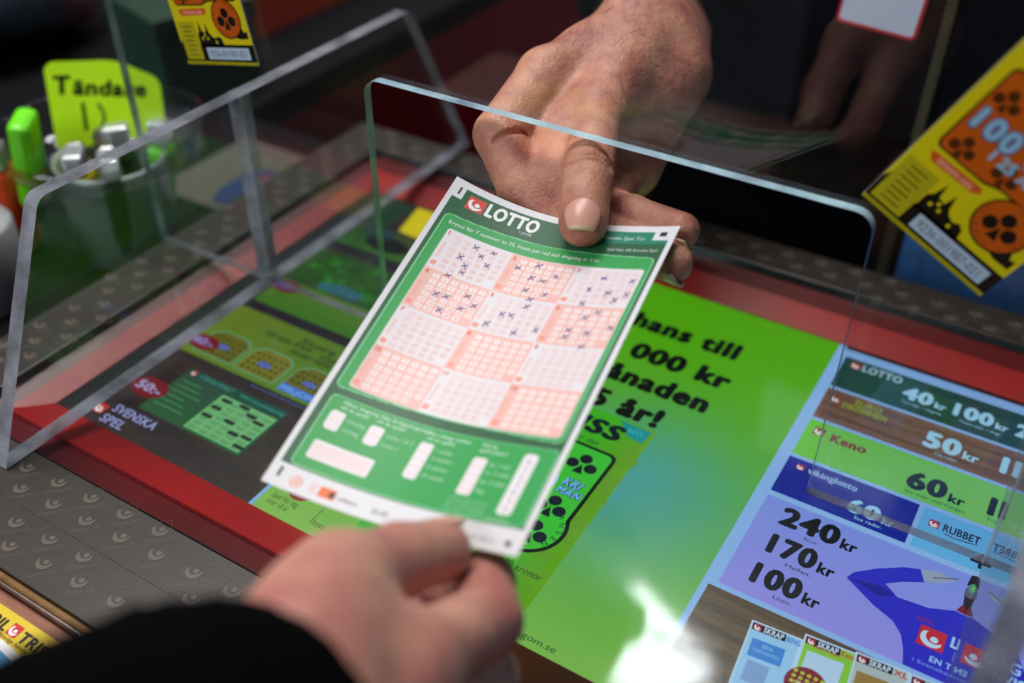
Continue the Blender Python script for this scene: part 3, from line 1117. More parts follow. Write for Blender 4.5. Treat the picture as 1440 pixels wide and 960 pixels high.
for xw in (-0.3440, 0.0200):
    # polished glue joint where wing and sheet cross
    box('glue_joint', xw - 0.0005, YS - 0.0010, 0.0003, xw + 0.0085, YS + 0.0054, 0.1046, M['joint'], AC, bev=0.0006)

# ------------------------------------------------------------------ scratch cards taped to the screen


def scratch_card(name, label, Mx, wl, hl):
    """yellow game card; local frame x right, y up, origin lower left; units of card width."""
    o = plate(name, [(0, 0), (wl, 0), (wl, hl), (0, hl)], lambda q: Mx @ Vector((q[0], q[1], 0)), (Mx.to_3x3() @ Vector((0, 0, -0.0006))), [M['card_stock'], M['card_stock']], None)
    tag(o, label, 'scratch card', 'yellow scratch cards on the screen')
    p = Print()
    Y, O, K = (226, 208, 10), (206, 92, 12), (18, 16, 10)
    s = wl
    fy = lambda y: y if y < .2 else .2 + (y - .2) * .585
    p.rect(0, 0, wl, hl, Y, 0)
    p.rect(0, 0.03 * s, wl, 0.20 * s, K, 1)
    p.rect(0, 0, wl, 0.025 * s, (170, 160, 20), 1)
    # castle and cat silhouettes
    p.poly([(x * s, fy(y) * s) for x, y in ((.28, .18), (.28, .36), (.31, .42), (.33, .60), (.35, .42), (.40, .40), (.42, .56), (.445, .40), (.47, .34), (.52, .30), (.56, .34), (.60, .30), (.62, .18))], K, 1)
    for x, y in ((.34, .30), (.41, .30), (.52, .24), (.38, .36)):
        p.rect((x - .012) * s, (fy(y) - .014) * s, (x + .012) * s, (fy(y) + .014) * s, Y, 2)
    p.poly([(x * s, fy(y) * s) for x, y in ((.82, .36), (.86, .40), (.90, .52), (.93, .40), (.97, .42), (.97, .30), (.86, .29), (.80, .32))], K, 1)
    p.poly([(x * s, fy(y) * s) for x, y in ((0, .2), (.03, .30), (.05, .22), (.08, .34), (.1, .2))], K, 1)
    # instructions
    p.rect(.03 * s, .05 * s, .27 * s, .42 * s, (190, 178, 20), 2)
    for i in range(7):
        p.rect(.08 * s, (.09 + .046 * i) * s, (.22 - .02 * (i % 2)) * s, (.102 + .046 * i) * s, (96, 90, 10), 3)
    # serial strip
    p.rrect(.345 * s, .055 * s, .93 * s, .17 * s, .008 * s, (186, 206, 226), 3)
    p.text('9236-001987-021', .38 * s, .082 * s, .06 * s, (90, 100, 110), 4, w=.50 * s, bold=0.01)
    # banner
    p.poly([(x * s, fy(y) * s) for x, y in ((.10, .76), (.14, .67), (.46, .69), (.50, .745), (.48, .80), (.12, .78))], (222, 92, 30), 2)
    p.text('SKRAPA HÄR', .17 * s, .492 * s, .036 * s, (250, 190, 160), 3, w=.27 * s, bold=.03)
    # clover medal
    p.disc(.74 * s, .445 * s, .19 * s, K, 2, n=44)
    p.disc(.74 * s, .445 * s, .176 * s, O, 3, n=44)
    ringt = 'CHANSEN • CHANSEN • '
    for i, ch in enumerate(ringt):
        a = pi / 2 - 2 * pi * i / len(ringt)
        if ch != ' ':
            p.text(ch, (.74 + .138 * math.cos(a)) * s, (.445 + .138 * math.sin(a)) * s, .028 * s, (120, 50, 8), 5, rot=a - pi / 2, align='c', res=1)
    p.clover(.74 * s, .437 * s, .2 * s, K, 5)
    # play field
    fx = [(.08, .84), (.46, .84), (.56, .90), (.95, .90), (.95, 1.95), (.08, 1.95)]
    p.poly(round_poly([(x * s, fy(y) * s) for x, y in fx], .05 * s, 5), K, 2)
    p.poly(round_poly([((x + (.014 if x < .3 else -.014)) * s, (fy(y) + (.014 if y < 1.2 else -.014)) * s) for x, y in fx], .045 * s, 5), O, 3)
    for x, y in ((.22, .99), (.52, 1.04), (.80, 1.10), (.20, 1.62), (.52, 1.66), (.82, 1.62)):
        p.clover(x * s, fy(y) * s, .15 * s, (84, 40, 8), 4)
    p.text('100 000', .12 * s, .80 * s, .14 * s, (60, 70, 110), 5, w=.76 * s, bold=0.13, sp=0.12)
    p.text('100 000', .13 * s, .805 * s, .135 * s, (150, 196, 226), 6, w=.74 * s, bold=0.07, sp=0.12)
    p.text('I 25 ÅR', .36 * s, .715 * s, .075 * s, (150, 196, 226), 6, w=.36 * s, bold=0.08)
    p.text('KR/MÅN', .62 * s, .955 * s, .05 * s, (150, 196, 226), 6, w=.30 * s, bold=0.06)
    p.text('TRISS', .5 * s, 1.32 * s, .16 * s, K, 3, w=.70 * s, bold=.07, shear=.15, align='c')
    p.build('card_print', M['card_print'], o, lambda x, y, l: Mx @ Vector((x, y, 0.00005 + l * 0.00004)))
    return o


def card_matrix(org, xd, yd):
    x = Vector(xd).normalized()
    y = Vector(yd)
    y = (y - x * y.dot(x)).normalized()
    z = x.cross(y)
    m = Matrix((x, y, z)).transposed().to_4x4()
    m.translation = Vector(org)
    return m


scratch_card('scratch_card', 'small upright yellow scratch card on acrylic above the neon price sign', card_matrix((-0.3665, YS - 0.0007, 0.1135), (0.0459, 0, 0.0088), (-0.008, 0, 0.04)), 0.0465, 0.078)
scratch_card('scratch_card', 'large tilted yellow scratch card hanging right of the hatch opening', card_matrix((-0.0551, YS - 0.0007, 0.1365), (0.0436, 0, -0.0244), (0.028, 0, 0.052)), 0.0500, 0.084)

# ------------------------------------------------------------------ lottery ticket
TP = np.array([[-197.23, 282.74, 114.74], [-109.53, 292.46, 115.74], [-94.92, 158.73, 83.48], [-183.65, 151.05, 72.57]]) / 1000
TN = np.array([0.02279731, -0.30281705, 0.952776])


def tsurf(xm, ym, off=0.0):
    """ticket millimetres (87 x 138 nominal) -> world, with the bend of the held paper."""
    u = np.asarray(xm, float) / 87.0
    v = np.asarray(ym, float) / 138.0
    m = 0.48
    pr = np.where(u < m, 1 - (1 - u / m) ** 2, 1 - (1 - np.clip((1 - u) / (1 - m), 0, 1)) ** 1.6)
    sag = pr * (0.0105 * (1 - v) + 0.0065 * v)
    b = (TP[0] * ((1 - u) * (1 - v))[..., None] + TP[1] * (u * (1 - v))[..., None] + TP[2] * (u * v)[..., None] + TP[3] * ((1 - u) * v)[..., None])
    return b + TN * (off - sag)[..., None]


WHITE = np.array((228, 226, 230.)); DKG = np.array((30, 92, 56.)); BRG = np.array((44, 160, 78.)); LTG = np.array((132, 206, 150.))
PINK = np.array((240, 186, 176.)); CELLW = np.array((232, 224, 228.)); SAL = np.array((240, 140, 118.)); TEAL = np.array((24, 130, 100.)); BLK = np.array((24, 22, 28.))


def rr(x, y, x0, y0, x1, y1, r):
    cx, cy = (x0 + x1) / 2, (y0 + y1) / 2
    qx = np.abs(x - cx) - (x1 - x0) / 2 + r
    qy = np.abs(y - cy) - (y1 - y0) / 2 + r
    return np.hypot(np.maximum(qx, 0), np.maximum(qy, 0)) + np.minimum(np.maximum(qx, qy), 0) - r


GX = [7.3, 32.2, 57.2, 82.0]
GY = [22.6, 41.4, 59.9, 78.2, 96.6]
BOXES = [(7.2, 106.6, 12.2, 113.8), (21.2, 106.8, 26.2, 114.0), (39.2, 107.0, 44.0, 120.9), (58.6, 108.0, 63.4, 122.0), (74.2, 103.9, 78.8, 126.0), (7.5, 118.4, 29.0, 125.2)]


def ticket_front(x, y):
    c = np.empty(x.shape + (3,))
    c[:] = WHITE

    def put(mask, col):
        c[mask] = col
    put((x > 1.9) & (x < 85.1) & (y > 3.2) & (y < 129.6), DKG)
    put((x > 56) & (x < 85.1) & (y > 3.2) & (y < 9.4), TEAL)
    put((x < 5.4) & (y < 8.6), WHITE)
    put((x > 79.0) & (y < 7.4), WHITE)
    put((x > 3.0) & (x < 3.9) & (y > 3.4) & (y < 6.8), BLK)
    put((x > 81.2) & (x < 83.6) & (y > 3.2) & (y < 5.4), BLK)
    put((np.abs(x - 10.8) < 3.2) & (np.abs(y - 8.0) < 3.2), np.array((218, 62, 56.)))
    yb = y + 1.6 * np.sin(np.clip(x / 87, 0, 1) * pi)   # the printed header edge is bowed
    d = rr(x, yb, 3.4, 16.6, 83.8, 98.9, 2.2)
    put(d < 0, LTG)
    put(d < -0.45, BRG)
    d = rr(x, y, 4.4, 101.0, 84.6, 129.2, 2.2)
    put(d < 0, LTG)
    put(d < -0.45, BRG)
    put(rr(x, y, GX[0] - .2, GY[0] - .2, GX[3] + .2, GY[4] + .2, 1.4) < 0, CELLW)
    for r in range(4):
        for k in range(3):
            x0, x1, y0, y1 = GX[k], GX[k + 1], GY[r], GY[r + 1]
            pink = (r * 3 + k) % 2 == 1
            inside = (x >= x0) & (x < x1) & (y >= y0) & (y < y1) & (rr(x, y, GX[0], GY[0], GX[3], GY[4], 1.4) < 0)
            if pink:
                put(inside, PINK)
            lx, ly = x - x0, y - y0
            # left strip with stacked tiny lettering
            st = inside & (lx > 0.9) & (lx < 2.2) & (ly > 6.5) & (ly < 13.5) & ((np.sin(ly * 9 + lx * 2) > -0.1))
            put(st, SAL * .5 + (PINK if pink else CELLW) * .5)
            put(inside & (lx > .5) & (lx < 2.6) & (ly > 15.2) & (ly < 17.2), SAL * .7 + PINK * .3)
            cx = (lx - 3.4) / 3.5
            cy = (ly - 1.0) / 2.82
            ic, ir = np.floor(cx), np.floor(cy)
            ok = inside & (ic >= 0) & (ic < 6) & (ir >= 0) & (ir < 6) & ~((ic == 5) & (ir == 5))
            bx = (cx - ic - .5) * 3.5
            by = (cy - ir - .5) * 2.82
            db = rr(bx, by, -1.25, -1.0, 1.25, 1.0, .5)
            if pink:
                put(ok & (db < 0), np.array((246, 230, 228.)))
            else:
                put(ok & (db < 0.0) & (db > -0.32), np.array((240, 196, 194.)))
    for i, b in enumerate(BOXES):
        put(rr(x, y, *b, 1.2) < 0, np.array((236, 228, 232.)))
    put((x > 8.6) & (x < 27.6) & (y > 119.6) & (y < 124.2) & (np.sin(y * 7.2) > .3) & (np.sin(x * 5) > -.7), np.array((240, 190, 190.)))
    for b in BOXES[:4]:
        put((x > b[0] + 1) & (x < b[2] - 1) & (y > b[1] + .8) & (y < b[3] - .8) & (np.sin((y - b[1]) * 2.2) > .1) & (np.abs(np.abs(x - (b[0] + b[2]) / 2) - 1.0) < .3), np.array((240, 196, 200.)))
    # bottom margin marks
    put((x > 3.2) & (x < 4.2) & (y > 131) & (y < 134.6), BLK)
    d18 = np.hypot(x - 9.9, y - 134.2)
    put((d18 < 2.0) & (d18 > 1.5), SAL)
    put((d18 < 1.0), SAL * .6 + WHITE * .4)
    put((x > 14.6) & (x < 17) & (y > 132.4) & (y < 136) & (np.sin(x * 6 + y * 4) > 0), SAL * .6 + WHITE * .4)
    put((x > 17.8) & (x < 23.6) & (y > 132.4) & (y < 136), np.array((236, 112, 50.)))
    put(np.hypot(x - 22.4, y - 134.2) < 1.1, BLK)
    put(np.hypot(x - 82.6, y - 134.6) < 1.0, BLK)
    return c


def ticket_back(x, y):
    c = np.empty(x.shape + (3,))
    c[:] = (222, 220, 222)
    c[(y > 100)] = (26, 140, 74)
    c[(y > 118)] = (222, 220, 222)
    c[(y > 124) & (y < 131) & (x > 12) & (x < 76) & (np.sin(x * .7) > -.6)] = (196, 44, 48)
    c[(y < 20)] = (26, 110, 66)
    return c


TK = empty('lottery_ticket', tuple(TP.mean(0)))
tag(TK, 'green and pink lottery playslip marked with blue crosses held between two hands', 'ticket')


def ticket_sheet(name, nx, ny, fn, off, flip):
    xs = np.linspace(0, 87, nx + 1)
    ys = np.linspace(0, 138, ny + 1)
    X, Y = np.meshgrid(xs, ys)
    V = tsurf(X, Y, np.full(X.shape, off)).reshape(-1, 3)
    k = (np.arange(ny)[:, None] * (nx + 1) + np.arange(nx)[None, :]).ravel()
    Q = np.stack([k, k + nx + 1, k + nx + 2, k + 1], 1)
    if flip:
        Q = Q[:, ::-1]
    o = fast_mesh(name, V, Q, M['paper_print'])
    o.parent = TK
    o.matrix_parent_inverse = Matrix.Translation(-Vector(TK.location))
    c = fn(X, Y).reshape(-1, 3) / 255.0
    c = np.where(c <= 0.04045, c / 12.92, ((c + 0.055) / 1.055) ** 2.4)
    ca = o.data.color_attributes.new('print_colour', 'FLOAT_COLOR', 'POINT')
    arr = np.ones((len(c), 4), np.float32)
    arr[:, :3] = c
    ca.data.foreach_set('color', arr.ravel())
    return o


ticket_sheet('printed_face', 348, 552, ticket_front, 0.00012, False)
ticket_sheet('printed_back', 58, 92, ticket_back, -0.00012, True)
# paper edge
ring_xy = [(x, 0) for x in np.linspace(0, 87, 30)] + [(87, y) for y in np.linspace(0, 138, 30)] + [(x, 138) for x in np.linspace(87, 0, 30)] + [(0, y) for y in np.linspace(138, 0, 30)]
rx = np.array(ring_xy)
A = tsurf(rx[:, 0], rx[:, 1], np.full(len(rx), 0.00012))
B = tsurf(rx[:, 0], rx[:, 1], np.full(len(rx), -0.00012))
add_mesh('paper_edge', list(A) + list(B), [(i, (i + 1) % len(rx), len(rx) + (i + 1) % len(rx), len(rx) + i) for i in range(len(rx))], M['card_stock'], TK)


def on_ticket(x, y, l):
    return tsurf(np.array(x), np.array(y), np.array(0.00018 + 0.00003 * l))


def tt(p, s, x, y, h, col, w=None, bold=0.0, shear=0.0, align='l', rot=0.0, res=3):
    p.text(s, x, y, h, col, 1, w=w, bold=bold, shear=shear, align=align, rot=rot, res=res, flip=True)


p = Print()
WT = (240, 242, 240)
p.logo(10.8, 8.0, 6.4, 2, 0, fg=(245, 240, 240), up=-1, box_=False)
tt(p, 'LOTTO', 15.0, 10.6, 6.0, WT, w=20.6, bold=0.065)
tt(p, '+ JOKER', 29.6, 12.6, 1.15, WT, w=5.0, bold=0.02)


def bow(x):
    return -1.6 * math.sin(x / 87 * pi)


def bowed(p, s, x0, x1, y, h, col, bold):
    v, t = text_arrays(s, bold, 0.0, 3)
    v = v * np.array(((x1 - x0) / v[:, 0].max(), -h))
    v[:, 0] += x0
    v[:, 1] += y - 1.6 * np.sin(v[:, 0] / 87 * pi)
    p._add(v, t, [lin(col)] * len(v), 1)


bowed(p, 'Kryssa för 7 nummer av 35. Insats per rad och dragning är 3 kr.', 6.0, 64.4, 21.0, 1.75, WT, 0.02)
tt(p, 'Svenska Spel Tur', 60.5, 7.6, 1.9, (206, 236, 222), w=16, bold=0.02, shear=0.15)
tt(p, 'Spel från AB Svenska Spel', 64.6, 13.4, 1.35, (214, 226, 216), w=18.4, bold=0.02)
for r in range(4):
    for k in range(3):
        n = r * 3 + k + 1
        pink = (n % 2) == 0
        x0, y0 = GX[k], GY[r]
        tt(p, str(n), x0 + 0.7, y0 + 2.6, 1.7, (236, 104, 84), bold=0.04)
        for q in range(35):
            c, w = q % 6, q // 6
            tt(p, str(q + 1), x0 + 3.4 + (c + .5) * 3.5, y0 + 1.0 + (w + .5) * 2.82 + .5, 1.0, (240, 176, 168) if not pink else (238, 160, 146), align='c', res=1)
for hd, x in ((('Vilken dragning', 'vill du spela?'), 9.0), (('Vilka lördagsdragningar', 'vill du spela?'), 22.0), (('Hur många veckor', 'vill du spela?'), 40.0), (('Vill du', 'spela Joker?'), 59.0)):
    tt(p, hd[0], x, 103.7 + (x > 30) * .4, 1.35, (190, 232, 200), bold=0.03)
    tt(p, hd[1], x, 105.6 + (x > 30) * .4, 1.35, (190, 232, 200), bold=0.03)
for s, x, y in (('Onsdag', 13.6, 109.4), ('Lördag', 13.6, 112.8), ('Lotto 1 & 2', 27.6, 109.6), ('Lotto 1', 27.6, 113.0), ('1 vecka', 45.4, 109.6), ('2 veckor', 45.4, 112.6), ('5 veckor', 45.4, 115.8), ('10 veckor', 45.4, 119.2), ('Ja, 1 rad', 64.6, 110.4), ('Ja, 2 rader', 64.6, 113.4), ('Ja, 3 rader', 64.6, 116.8), ('Nej', 64.6, 120.2)):
    tt(p, s, x, y, 1.4, (190, 232, 200), bold=0.01)
for i, s in enumerate(('Jokerraden skapas', 'automatiskt när du', 'lämnar in kupongen', 'hos ditt ombud')):
    tt(p, s, 57.6, 123.8 + i * 1.35, 1.0, (150, 214, 168), w=13)
tt(p, 'Jokersiffror', 72, 128.4, 1.0, (190, 232, 200), w=8)
for i, ch in enumerate('0123456'):
    tt(p, ch, 76.5, 107.6 + i * 2.8, 1.7, (120, 116, 140), align='c', rot=0)
tt(p, 'stodlinjen.se', 24.4, 134.9, 1.2, (90, 84, 96), w=7)
tt(p, '32-03', 36.6, 135.4, 1.7, (90, 84, 100), w=5.6, bold=0.02)
tt(p, '(9) 2019', 70.0, 135.2, 1.2, (130, 126, 136), w=8)
p.build('lettering', M['paper_print'], TK, on_ticket)

# pen crosses
CR = [(19.1, 25.8), (25.7, 25.4), (22.4, 28.7), (16.1, 32.3), (19.1, 35.2), (26.0, 31.7), (19.5, 38.2), (15.8, 41.7), (36.6, 28.3), (43.3, 25.1), (51.5, 29.0), (43.3, 31.5), (47.8, 31.9), (43.7, 37.5), (51.2, 38.2), (69.1, 27.5), (79.8, 28.4), (65.9, 33.3), (73.3, 34.4), (80.0, 34.9), (76.8, 37.7), (66.2, 40.3), (47.0, 41.4), (47.3, 44.9), (40.5, 50.4), (43.8, 50.1), (37.2, 56.0), (48.1, 57.3), (55.2, 54.6), (73.2, 43.9), (69.8, 46.6), (66.3, 52.7), (73.2, 53.5), (66.4, 55.9), (80.4, 50.5), (73.8, 59.6), (15.9, 50.9), (19.4, 50.4), (26.0, 47.1), (29.8, 50.2), (26.2, 53.1), (19.7, 56.6)]
p = Print()
r3 = random.Random(11)
for x, y in CR:
    a = r3.uniform(-.2, .2)
    for s in (1, -1):
        dx, dy = 1.05 + r3.uniform(-.25, .25), s * (1.0 + r3.uniform(-.3, .25))
        ca, sa = math.cos(a), math.sin(a)
        q = [(-dx, -dy), (-dx * .1 + r3.uniform(-.15, .15), r3.uniform(-.15, .15)), (dx, dy)]
        p.stroke([(x + u * ca - v * sa, y + u * sa + v * ca) for u, v in q], 0.30, (72, 52, 140), 0)
p.build('pen_crosses', M['paper_print'], TK, lambda x, y, l: tsurf(np.array(x), np.array(y), np.array(0.00030)))

# ------------------------------------------------------------------ people
def mm(d):
    return {k: np.array(v, float) / 1000 for k, v in d.items()}


def unit(v):
    v = np.array(v, float)
    return v / np.linalg.norm(v)


def nail(name, base, t, n, w, l, R, parent, tip=0.12, lift=0.0, thick=0.0005, droop=0.0):
    """curved fingernail plate: base = centre of cuticle line on the finger axis, t = towards the tip, n = dorsal normal."""
    t, n = unit(t), unit(n)
    n = unit(n - t * (n @ t))
    s = np.cross(t, n)
    nu, nv = 16, 14
    V, mi, F = [], [], []
    for layer in (0, 1):
        for j in range(nv + 1):
            b = j / nv
            for i in range(nu + 1):
                a = -1 + 2 * i / nu
                # rounded cuticle, squared-off free edge
                half = w / 2 * (1 - 0.42 * (1 - min(1, b / 0.45)) ** 2.2) * (1 - 0.06 * max(0, b - .75) / .25)
                y0 = 0.12 * l * (a * a)
                y1 = l - 0.10 * l * (a ** 2)
                y = y0 + (y1 - y0) * b
                x = half * a
                th = x / R
                r = R + lift + (thick if layer == 0 else -thick) - droop * b * b - 0.0006 * (1 - b) ** 2
                V.append(base + t * y + s * (r * math.sin(th)) + n * (r * math.cos(th)))
    o0 = (nu + 1) * (nv + 1)
    for j in range(nv):
        for i in range(nu):
            k = j * (nu + 1) + i
            F.append((k, k + 1, k + nu + 2, k + nu + 1))
            mi.append(1 if j >= nv * (1 - tip) else 0)
            F.append((o0 + k + nu + 1, o0 + k + nu + 2, o0 + k + 1, o0 + k))
            mi.append(1 if j >= nv * (1 - tip) else 0)
    ring = [i for i in range(nu + 1)] + [j * (nu + 1) + nu for j in range(1, nv + 1)] + [nv * (nu + 1) + i for i in range(nu - 1, -1, -1)] + [j * (nu + 1) for j in range(nv - 1, 0, -1)]
    for a, b in zip(ring, ring[1:] + ring[:1]):
        F.append((b, a, o0 + a, o0 + b))
        mi.append(1 if a >= (nv - 1) * (nu + 1) else 0)
    o = add_mesh(name, V, F, None, parent, smooth=True, mats=[M['nail'], M['nail_tip']], mi=mi)
    bm = bmesh.new()
    bm.from_mesh(o.data)
    bmesh.ops.recalc_face_normals(bm, faces=bm.faces[:])
    bm.to_mesh(o.data)
    bm.free()
    return o


def arc_crease(B, c, t, n, R, span, r, k=0.0011, skew=0.0, wav=0.0):
    """groove across a finger: arc of radius R around point c, axis t, centred on direction n."""
    t, n = unit(t), unit(n)
    n = unit(n - t * (n @ t))
    s = np.cross(t, n)
    P = []
    for i in range(11):
        a = -span + 2 * span * i / 10
        P.append(c + s * (R * math.sin(a)) + n * (R * math.cos(a)) + t * (skew * a + wav * math.sin(a * 5)))
    B.crease(P, r, k)


# ---- clerk: right hand through the hatch
J = mm({'tTip': (-142.7, 282.6, 111.9), 'tIP': (-151.4, 301.5, 118.0), 'tMCP': (-177.7, 359.0, 117.3), 'tCMC': (-181.9, 399.1, 124.9),
        'wrist': (-188.5, 426.4, 130.2), 'fore': (-234.6, 537.0, 136.6), 'heel': (-166.5, 413.4, 113.9),
        'iM': (-204.9, 362.3, 124.3), 'iP': (-201.3, 319.7, 115.5), 'iD': (-181.2, 303.5, 103.5), 'iT': (-159.3, 297.4, 96.3),
        'mM': (-191.3, 362.6, 113.7), 'mP': (-170.9, 312.1, 103.9), 'mD': (-140.7, 299.4, 99.0), 'mT': (-109.1, 287.9, 103.0),
        'rM': (-179.3, 371.8, 96.1), 'rP': (-164.9, 321.8, 97.7), 'rD': (-134.4, 307.1, 105.3), 'rT': (-112.7, 302.1, 108.0),
        'lM': (-169.7, 381.8, 81.0), 'lP': (-161.4, 343.8, 85.6), 'lD': (-144.9, 331.2, 90.0), 'lT': (-130.0, 326.2, 90.7)})
B = Body((-0.262, 0.262, 0.055), (-0.085, 0.500, 0.178), 0.00072)
wr, hl = J['wrist'], J['heel']
B.add(J['fore'], wr, 0.027, 0.0195, 0.012)
B.add(J['fore'] + np.array((0.010, 0, -0.016)), hl + np.array((-0.004, 0.008, 0.0)), 0.024, 0.0165, 0.012)
for m, r0, r1 in (('iM', 0.0165, 0.0112), ('mM', 0.0165, 0.0115), ('rM', 0.0165, 0.0110), ('lM', 0.0165, 0.0105)):
    a = wr * 0.55 + hl * 0.45 if m in ('rM', 'lM') else wr
    B.add(a, J[m], r0, r1, 0.010)
B.add(hl, J['lM'], 0.0150, 0.0110, 0.010)          # heel of the palm
B.add(J['tCMC'], J['tMCP'], 0.0155, 0.0128, 0.007)   # ball of the thumb
B.add(J['tCMC'] + np.array((0.010, -0.006, -0.014)), J['rM'] * .5 + J['tMCP'] * .5, 0.013, 0.010, 0.010)
B.add(J['tMCP'], J['tMCP'] + np.array((0.002, -0.004, 0.001)), 0.0134, 0.0122, 0.004)
# web between thumb and forefinger
B.add(J['tCMC'] * .62 + J['tMCP'] * .38, J['iM'] * .60 + wr * .40, 0.0085, 0.0095, 0.010)
# thumb
B.add(J['tMCP'], J['tIP'], 0.0106, 0.0093, 0.004)
B.add(J['tIP'], J['tTip'], 0.0096, 0.0090, 0.003)
tt_ = unit(J['tTip'] - J['tIP'])
# fingers
for f, r in (('i', (0.0122, 0.0108, 0.0100, 0.0092, 0.0080)), ('m', (0.0118, 0.0104, 0.0092, 0.0080, 0.0072)), ('r', (0.0095, 0.0084, 0.0078, 0.0072, 0.0068)), ('l', (0.0088, 0.0076, 0.0070, 0.0064, 0.0060))):
    B.add(J[f + 'M'], J[f + 'P'], r[0], r[1], 0.005)
    B.add(J[f + 'P'], J[f + 'D'], r[2] + 0.0004, r[3], 0.0022)
    B.add(J[f + 'D'], J[f + 'T'], r[3], r[4], 0.0022)
B.add(J['mM'] * .6 + J['mP'] * .4, J['mP'], 0.0125, 0.0105, 0.006)          # fleshy base of the middle finger
B.add(J['iM'] * .5 + J['iP'] * .5 + np.array((0.012, 0.022, -0.016)), J['mP'] + np.array((-.004, .022, -.009)), 0.0095, 0.0090, 0.004)
# creases: thumb joint folds, forefinger bend, wrist folds
camv = np.array((0, 0, 0.30))
ntd = unit(camv - J['tIP'])
for k, (f, rr_, sk) in enumerate(((-0.34, .00065, .001), (-0.18, .00075, -.0012), (0.0, .0008, .0008), (0.16, .00075, -.0006), (0.32, .0006, .0012), (0.50, .0005, -.001))):
    c = J['tIP'] + (J['tMCP'] - J['tIP']) * f * 0.42
    arc_crease(B, c, tt_, ntd, 0.0104, 0.95, rr_ + .0002, .0009, skew=sk, wav=0.0004)
ci = J['iP'] * .62 + J['iD'] * .38
d_i = unit(J['iD'] - J['iP'])
arc_crease(B, J['iP'] + (J['iD'] - J['iP']) * .22, d_i, np.array((0.75, -0.35, 0.35)), 0.0094, 1.0, .0011, skew=.002)
# folds running round the ball of the thumb towards the wrist
tm = unit(J['tCMC'] - J['tMCP'])
for q in range(5):
    arc_crease(B, J['tMCP'] + tm * (0.004 + q * 0.0026), unit(tm + np.array((0.35, 0.1, -0.5))), np.array((0.85, -0.25, 0.35)), 0.0150 + q * .0004, 0.62, .0008, .0016)
V, Q = B.mesh()
del B
clerk = empty('person', (-0.10, 0.62, -0.95))
tag(clerk, 'person in dark navy zip jacket behind the screen passing the ticket with right hand', 'person')


def under(o, root):
    o.parent = root
    o.matrix_parent_inverse = Matrix.Translation(-Vector(root.location))
    return o


hand = under(fast_mesh('hand', V, Q, M['skin_clerk']), clerk)
# arm hair on the back of the wrist
hv = []
axis = unit(J['fore'] - wr)
cent = V - wr
al = cent @ axis
radv = cent - al[:, None] * axis
radn = radv / np.maximum(1e-6, np.linalg.norm(radv, axis=1))[:, None]
up_ = unit(np.array((-0.35, -0.35, 0.87)))
cand = np.where((al > -0.045) & (al < 0.035) & (radn @ up_ > 0.15))[0]
HV, HF = [], []
for idx in rng.choice(cand, 330):
    b = V[idx]
    nrm = radn[idx]
    side = unit(np.cross(axis, nrm))
    d = unit(-axis * rng.uniform(.3, 1) + side * rng.normal(0, .6) + nrm * rng.uniform(.12, .4))
    L = rng.uniform(0.005, 0.011)
    bend = side * rng.normal(0, .25) - nrm * 0.18
    prev = None
    for k in range(4):
        f = k / 3
        c = b + d * L * f + bend * L * f * f + nrm * 0.0001
        w = 0.00007 * (1 - .75 * f)
        e1 = unit(np.cross(d, nrm)) * w
        e2 = nrm * w
        i0 = len(HV)
        HV += [c + e1, c - e1 * .5 + e2, c - e1 * .5 - e2]
        if prev is not None:
            for m in range(3):
                HF.append((prev + m, prev + (m + 1) % 3, i0 + (m + 1) % 3, i0 + m))
        prev = i0
ah = add_mesh('arm_hair', HV, HF, M['hair'], hand)
ah['kind'] = 'stuff'
# thumb nail and finger nails
nt_ = unit(unit(camv - J['tTip']) * 0.8 + TN * 0.5)
nt_ = unit(nt_ - tt_ * (nt_ @ tt_))
nail('thumb_nail', J['tTip'] - tt_ * 0.0036 - nt_ * 0.0002, tt_, nt_, 0.0150, 0.0128, 0.0093, hand, tip=0.12, lift=0.0001, droop=0.0030)
for f, n in (('m', (0.25, -0.75, -0.60)), ('r', (0.25, -0.75, -0.60))):
    t = unit(J[f + 'T'] - J[f + 'D'])
    n = np.array(n)
    nail('finger_nail', J[f + 'T'] - t * 0.0050, t, n, 0.0112, 0.0122, 0.0068, hand, tip=0.30, lift=0.0, droop=0.0006)

# jacket sleeve, torso, trousers
sl = smooth_path([(-0.197, 0.448, 0.128, .031), (-0.214, 0.482, 0.130, .038), (-0.238, 0.535, 0.134, .044), (-0.280, 0.62, 0.145, .052), (-0.315, 0.68, 0.22, .058), (-0.30, 0.675, 0.36, .066), (-0.235, 0.66, 0.45, .075)], 34)
slv = tube('jacket_sleeve', [q[:3] for q in sl], [float(q[3]) for q in sl], M['jacket'], clerk, seg=28, wob=0.045)
tor = smooth_path([(-0.075, 0.655, -0.12, .19, .115), (-0.075, 0.652, 0.05, .195, .12), (-0.075, 0.655, 0.2, .205, .122), (-0.075, 0.66, 0.35, .215, .118), (-0.075, 0.67, 0.47, .19, .10), (-0.075, 0.675, 0.54, .09, .08)], 30)
tube('jacket', [q[:3] for q in tor], [(float(q[3]), float(q[4])) for q in tor], M['jacket'], clerk, seg=40, wob=0.02)
sl2 = smooth_path([(0.085, 0.66, 0.45, .075), (0.165, 0.68, 0.33, .064), (0.185, 0.70, 0.14, .056), (0.175, 0.68, -0.04, .05), (0.16, 0.65, -0.16, .042)], 22)
tube('jacket_sleeve', [q[:3] for q in sl2], [float(q[3]) for q in sl2], M['jacket'], clerk, seg=24, wob=0.05)
